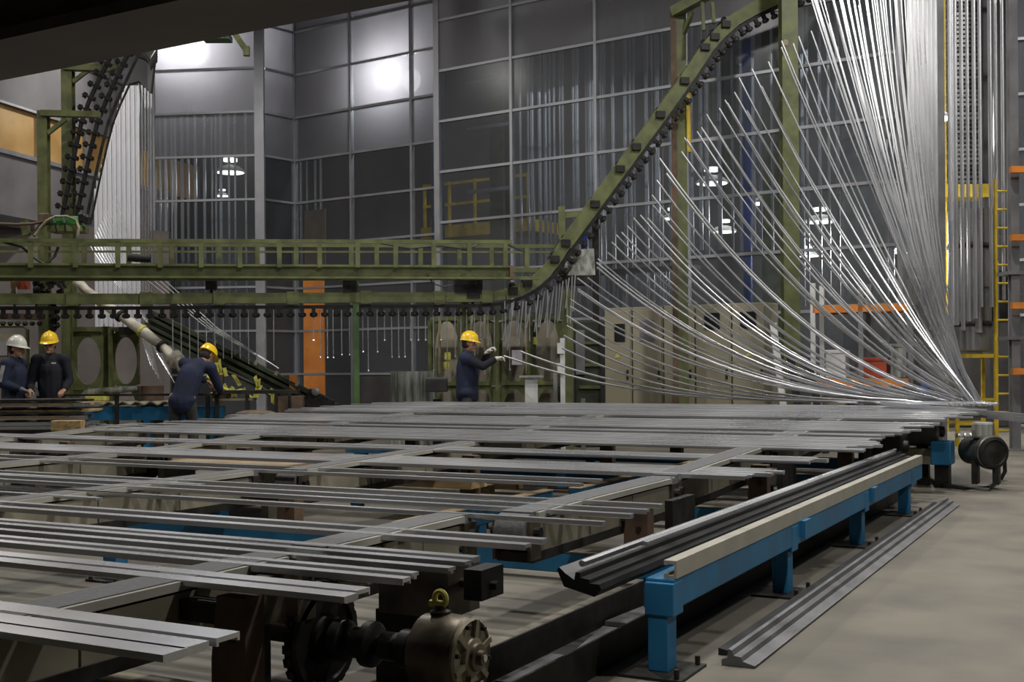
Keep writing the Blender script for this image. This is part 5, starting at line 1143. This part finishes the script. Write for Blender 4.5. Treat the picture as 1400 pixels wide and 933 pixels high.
# ================================================================ PEOPLE
def remesh(o, vox, sm=3):
    r = o.modifiers.new('join', 'REMESH'); r.mode = 'VOXEL'; r.voxel_size = vox; r.use_smooth_shade = True
    s_ = o.modifiers.new('soften', 'SMOOTH'); s_.iterations = sm; s_.factor = .5
def person(loc, fwd, label, P, hel, jacket, sleeve, trouser, gloves=None, stripe=False, badge=False, glasses=False):
    fwd = Vector(fwd).normalized(); rt = fwd.cross(UP).normalized(); loc = Vector((loc.x, loc.y, 0))
    W = lambda p: loc + rt * p[0] + fwd * p[1] + UP * p[2]
    t = thing('person', label, 'person', loc)
    hd, nk, ch, pv = W(P['head']), W(P['neck']), W(P['chest']), W(P['pelvis'])
    hu = (hd - nk).normalized() * .55 + UP * .45 if 'headup' not in P else (rt * P['headup'][0] + fwd * P['headup'][1] + UP * P['headup'][2])
    hu.normalize(); hf = fwd if 'look' not in P else (rt * P['look'][0] + fwd * P['look'][1] + UP * P['look'][2])
    hf = (hf - hu * hf.dot(hu)).normalized(); hr = hf.cross(hu)
    AX = (hr, hf, hu)
    body = MB()
    body.cap(pv, ch, .125, .14); body.cap(ch, nk, .13, .06); body.cap(nk, hd - hu * .06, .056, .052)
    body.ell(hd + hu * .015, (.074, .093, .108), AX, 16, 12); body.ell(hd - hu * .06 + hf * .022, (.054, .068, .058), AX)
    body.cap(hd + hf * .092 + hu * .012, hd + hf * .108 - hu * .022, .011, .016, 8)
    for s_ in (-1, 1): body.ell(hd + hr * .077 * s_ - hf * .005, (.012, .022, .032), AX)
    body.ell(hd + hf * .082 - hu * .062, (.026, .016, .012), AX); body.ell(hd + hf * .078 - hu * .10, (.024, .02, .018), AX)
    coat = MB(); slv = MB() if sleeve != jacket else coat
    coat.cap(pv - UP * .10, ch, .165, .165); coat.ell(pv - UP * .07, (.195, .16, .14), (rt, fwd, UP)); coat.cap(ch, nk - (nk - ch).normalized() * .10, .165, .13); coat.cap(nk - (nk - ch).normalized() * .06, nk + (nk - ch).normalized() * .0, .075, .07)
    shr = {}
    for sd in ('L', 'R'):
        sh, el, wr = W(P['sh' + sd]), W(P['el' + sd]), W(P['wr' + sd]); shr[sd] = (sh, el, wr)
        coat.cap(nk - UP * .06, sh, .085, .085)
        body.cap(sh, el, .05, .042); body.cap(el, wr, .042, .028)
        slv.cap(sh, el, .078, .060); slv.cap(el, el + (wr - el) * .88, .060, .046)
        if slv is not coat: coat.cap(sh, sh + (el - sh) * .12, .088, .084)
    leg = MB()
    leg.ell(pv - UP * .08, (.15, .11, .10), (rt, fwd, UP)); boots = MB()
    for sd in ('L', 'R'):
        hp, kn, an = W(P['hp' + sd]), W(P['kn' + sd]), W(P['an' + sd])
        body.cap(pv, hp, .1, .085); body.cap(hp, kn, .08, .05); body.cap(kn, an, .052, .036); body.cap(an, an + fwd * .12 - UP * .04, .035, .03)
        leg.cap(hp - UP * .04, kn, .088, .076); leg.cap(kn, an + UP * .04, .078, .06)
        boots.cap(an - UP * .03, an + fwd * .13 - UP * .045, .05, .04); boots.cap(an + UP * .06, an - UP * .02, .05, .05)
    # hands: five fingers curled around what they hold
    def hand(mb, wr, d, n, side, curl, k=1.0):
        d = d.normalized(); n = (n - d * n.dot(d)).normalized(); side = (side - d * side.dot(d) - n * side.dot(n)).normalized()
        mb.ell(wr + d * .048, (.042 * k, .055, .019 * k), (side, d, n))
        for j, L in enumerate((.072, .082, .076, .058)):
            b0 = wr + d * .088 + side * (.030 - .020 * j); d1 = d * cos(curl) + n * sin(curl); d2 = d * cos(curl * 2.3) + n * sin(curl * 2.3)
            mb.cap(b0, b0 + d1 * L * .5, .0098 * k, .0092 * k, 8); mb.cap(b0 + d1 * L * .5, b0 + d1 * L * .5 + d2 * L * .5, .0092 * k, .008 * k, 8)
        b0 = wr + d * .03 + side * .034; d1 = (d * .65 + side * .5 + n * .5).normalized(); mb.cap(b0, b0 + d1 * .04, .0125 * k, .011 * k, 8); mb.cap(b0 + d1 * .04, b0 + d1 * .04 + (d * .8 + n * .6).normalized() * .03, .011 * k, .009 * k, 8)
    gl = MB()
    for sd in ('L', 'R'):
        sh, el, wr = shr[sd]; d = W(P['hd' + sd]) - wr if ('hd' + sd) in P else wr - el
        n = Vector(P.get('pn' + sd, (0, 0, -1))); n = rt * n[0] + fwd * n[1] + UP * n[2]; sdv = Vector(P.get('ts' + sd, (-1 if sd == 'R' else 1, 0, 0))); sdv = rt * sdv[0] + fwd * sdv[1] + UP * sdv[2]
        hand(body, wr, d, n, sdv, P.get('curl', .5), 1.0)
        if gloves: hand(gl, wr, d, n, sdv, P.get('curl', .5), 1.25); gl.cap(wr - d.normalized() * .03, wr + d.normalized() * .02, .036, .036, 10)
    b = body.build('body', 'skin', t, True); remesh(b, .0065, 2)
    remesh(coat.build('jacket', jacket, t, True), .012, 6)
    if slv is not coat: remesh(slv.build('sleeves', sleeve, t, True), .012, 4)
    remesh(leg.build('trousers', trouser, t, True), .013, 6); remesh(boots.build('boots', 'rubber', t, True), .013, 3)
    if gloves: remesh(gl.build('gloves', gloves, t, True), .006, 2)
    # hem, collar, hair, eyes, brows
    MB().ell(hd + hu * .005 - hf * .028, (.082, .082, .10), AX, 14, 10).build('hair', 'hair', t, True)
    for s_ in (-1, 1): MB().ell(hd + hf * .083 + hr * .030 * s_ + hu * .012, (.011, .008, .007), AX, 8, 6).build('eye', 'hair', t); 
    for s_ in (-1, 1): MB().ell(hd + hf * .088 + hr * .030 * s_ + hu * .030, (.017, .006, .004), AX, 8, 6).build('eyebrow', 'hair', t)
    MB().ell(hd + hf * .094 - hu * .062, (.022, .006, .004), AX, 8, 6).build('mouth', 'red_plastic', t)
    if glasses:
        g_ = MB(); 
        for s_ in (-1, 1): g_.ell(hd + hf * .098 + hr * .033 * s_ + hu * .010, (.027, .006, .018), AX, 10, 6); g_.beam(hd + hf * .095 + hr * .055 * s_ + hu * .012, hd + hf * .0 + hr * .080 * s_ + hu * .012, .005, .006)
        g_.build('glasses', 'dark_display', t)
    # helmet: dome, brim, ridge
    m = MB(); n = 20; c0 = hd + hu * .048; rings = []
    for j in range(8):
        th = pi / 2 * j / 7.0
        rings.append([c0 + hr * (.110 * cos(th) * cos(2 * pi * k / n)) + hf * (.134 * cos(th) * sin(2 * pi * k / n)) + hu * (.125 * sin(th) + .004) for k in range(n)])
    brim = [c0 + hr * (.118 * cos(2 * pi * k / n)) + hf * (.140 * sin(2 * pi * k / n) + (.050 if sin(2 * pi * k / n) > .15 else .0) * max(0, sin(2 * pi * k / n)) ** .6) - hu * (.012 + .012 * max(0, sin(2 * pi * k / n))) for k in range(n)]
    v = brim + [x for r_ in rings for x in r_]; fs = [(i * n + k, i * n + (k + 1) % n, (i + 1) * n + (k + 1) % n, (i + 1) * n + k) for i in range(8) for k in range(n)]
    fs.append(list(range(n))[::-1]); m.add(v, fs); hm = m.build('helmet', hel, t, True)
    MB().path([c0 + hf * (.125 * cos(a)) + hu * (.122 * sin(a) + .006) for a in [pi * (.15 + .7 * k / 10) for k in range(11)]], .012, 8).build('ridge', hel, hm, True)
    if stripe:
        for sd in ('R',):
            sh, el, wr = shr[sd]; MB().ribbon([sh + rt * .06 + UP * .02, (sh + el) / 2 + rt * .082, el + rt * .072 + UP * .03], .05, .012, fwd).build('sleeve_stripe', 'reflective_grey', t)
    if badge:
        c = ch + fwd * .172 - rt * -.085 * -1 + UP * .10
        bd = MB().box(c, (.055, .012, .016), (rt, fwd, UP)); bd.build('chest_mark', 'mark_white', t)
    return t
STAND = dict(pelvis=(0, 0, .97), chest=(0, .01, 1.28), neck=(0, .0, 1.49), head=(0, .035, 1.63), shL=(-.175, 0, 1.42), shR=(.175, 0, 1.42), hpL=(-.085, 0, .93), hpR=(.085, 0, .93), knL=(-.11, .03, .51), knR=(.11, .03, .51), anL=(-.12, 0, .09), anR=(.12, 0, .09))
# guiding worker
P1 = dict(STAND, elR=(.20, .26, 1.29), wrR=(.13, .44, 1.395), hdR=(.12, .52, 1.42), elL=(-.20, .22, 1.30), wrL=(-.10, .30, 1.50), hdL=(-.08, .36, 1.56), pnR=(0, .3, -1), pnL=(0, .6, -.8), tsR=(-1, 0, .3), tsL=(1, 0, .3), curl=.75)
g = at(638, 480, 17.35)
person(g, CX - CY * .08, 'worker in yellow helmet and navy vest guiding a strip with white gloves', P1, 'helmet_yellow', 'navy', 'navy_black', 'trouser', 'glove_white')
# bending worker, back to the camera
P2 = dict(pelvis=(0, 0, .94), chest=(.08, .10, 1.20), neck=(.17, .26, 1.375), head=(.235, .37, 1.465), headup=(.25, .55, .85), look=(.55, .8, -.5), shL=(-.02, .17, 1.36), shR=(.32, .22, 1.30), elL=(.02, .46, 1.20), wrL=(.14, .64, 1.12), elR=(.40, .34, 1.04), wrR=(.36, .56, .98),
          hpL=(-.10, 0, .90), hpR=(.10, 0, .90), knL=(-.12, .05, .50), knR=(.12, .05, .50), anL=(-.14, 0, .09), anR=(.14, .02, .09), curl=.6)
g = at(249, 480, 15.7)
person(g, CY, 'worker in yellow helmet and navy jacket bending over with his back turned', P2, 'helmet_yellow', 'navy', 'navy', 'trouser')
# two men standing by the stack
P3 = dict(STAND, elR=(.245, .02, 1.15), wrR=(.21, .20, 1.03), elL=(-.245, .02, 1.15), wrL=(-.22, .18, 1.03), hdR=(.21, .28, 1.0), hdL=(-.20, .26, 1.0), curl=.5)
g = at(69, 480, 15.75)
person(g, -CY + CX * .12, 'man in yellow helmet and dark sweater with glasses facing the hall', P3, 'helmet_yellow', 'navy_black', 'navy_black', 'trouser', badge=True, glasses=True)
P4 = dict(STAND, elR=(.24, -.02, 1.15), wrR=(.16, .18, 1.08), elL=(-.22, .0, 1.15), wrL=(-.12, .2, 1.08), curl=.5)
P4 = {k: ((v[0], v[1], v[2] * .965) if isinstance(v, tuple) else v) for k, v in P4.items()}
g = at(19, 480, 15.6)
person(g, CX * .95 - CY * .12, 'man in white helmet and navy jacket with grey sleeve stripe and grey gloves', P4, 'helmet_white', 'navy', 'navy', 'trouser', 'glove_grey', stripe=True)
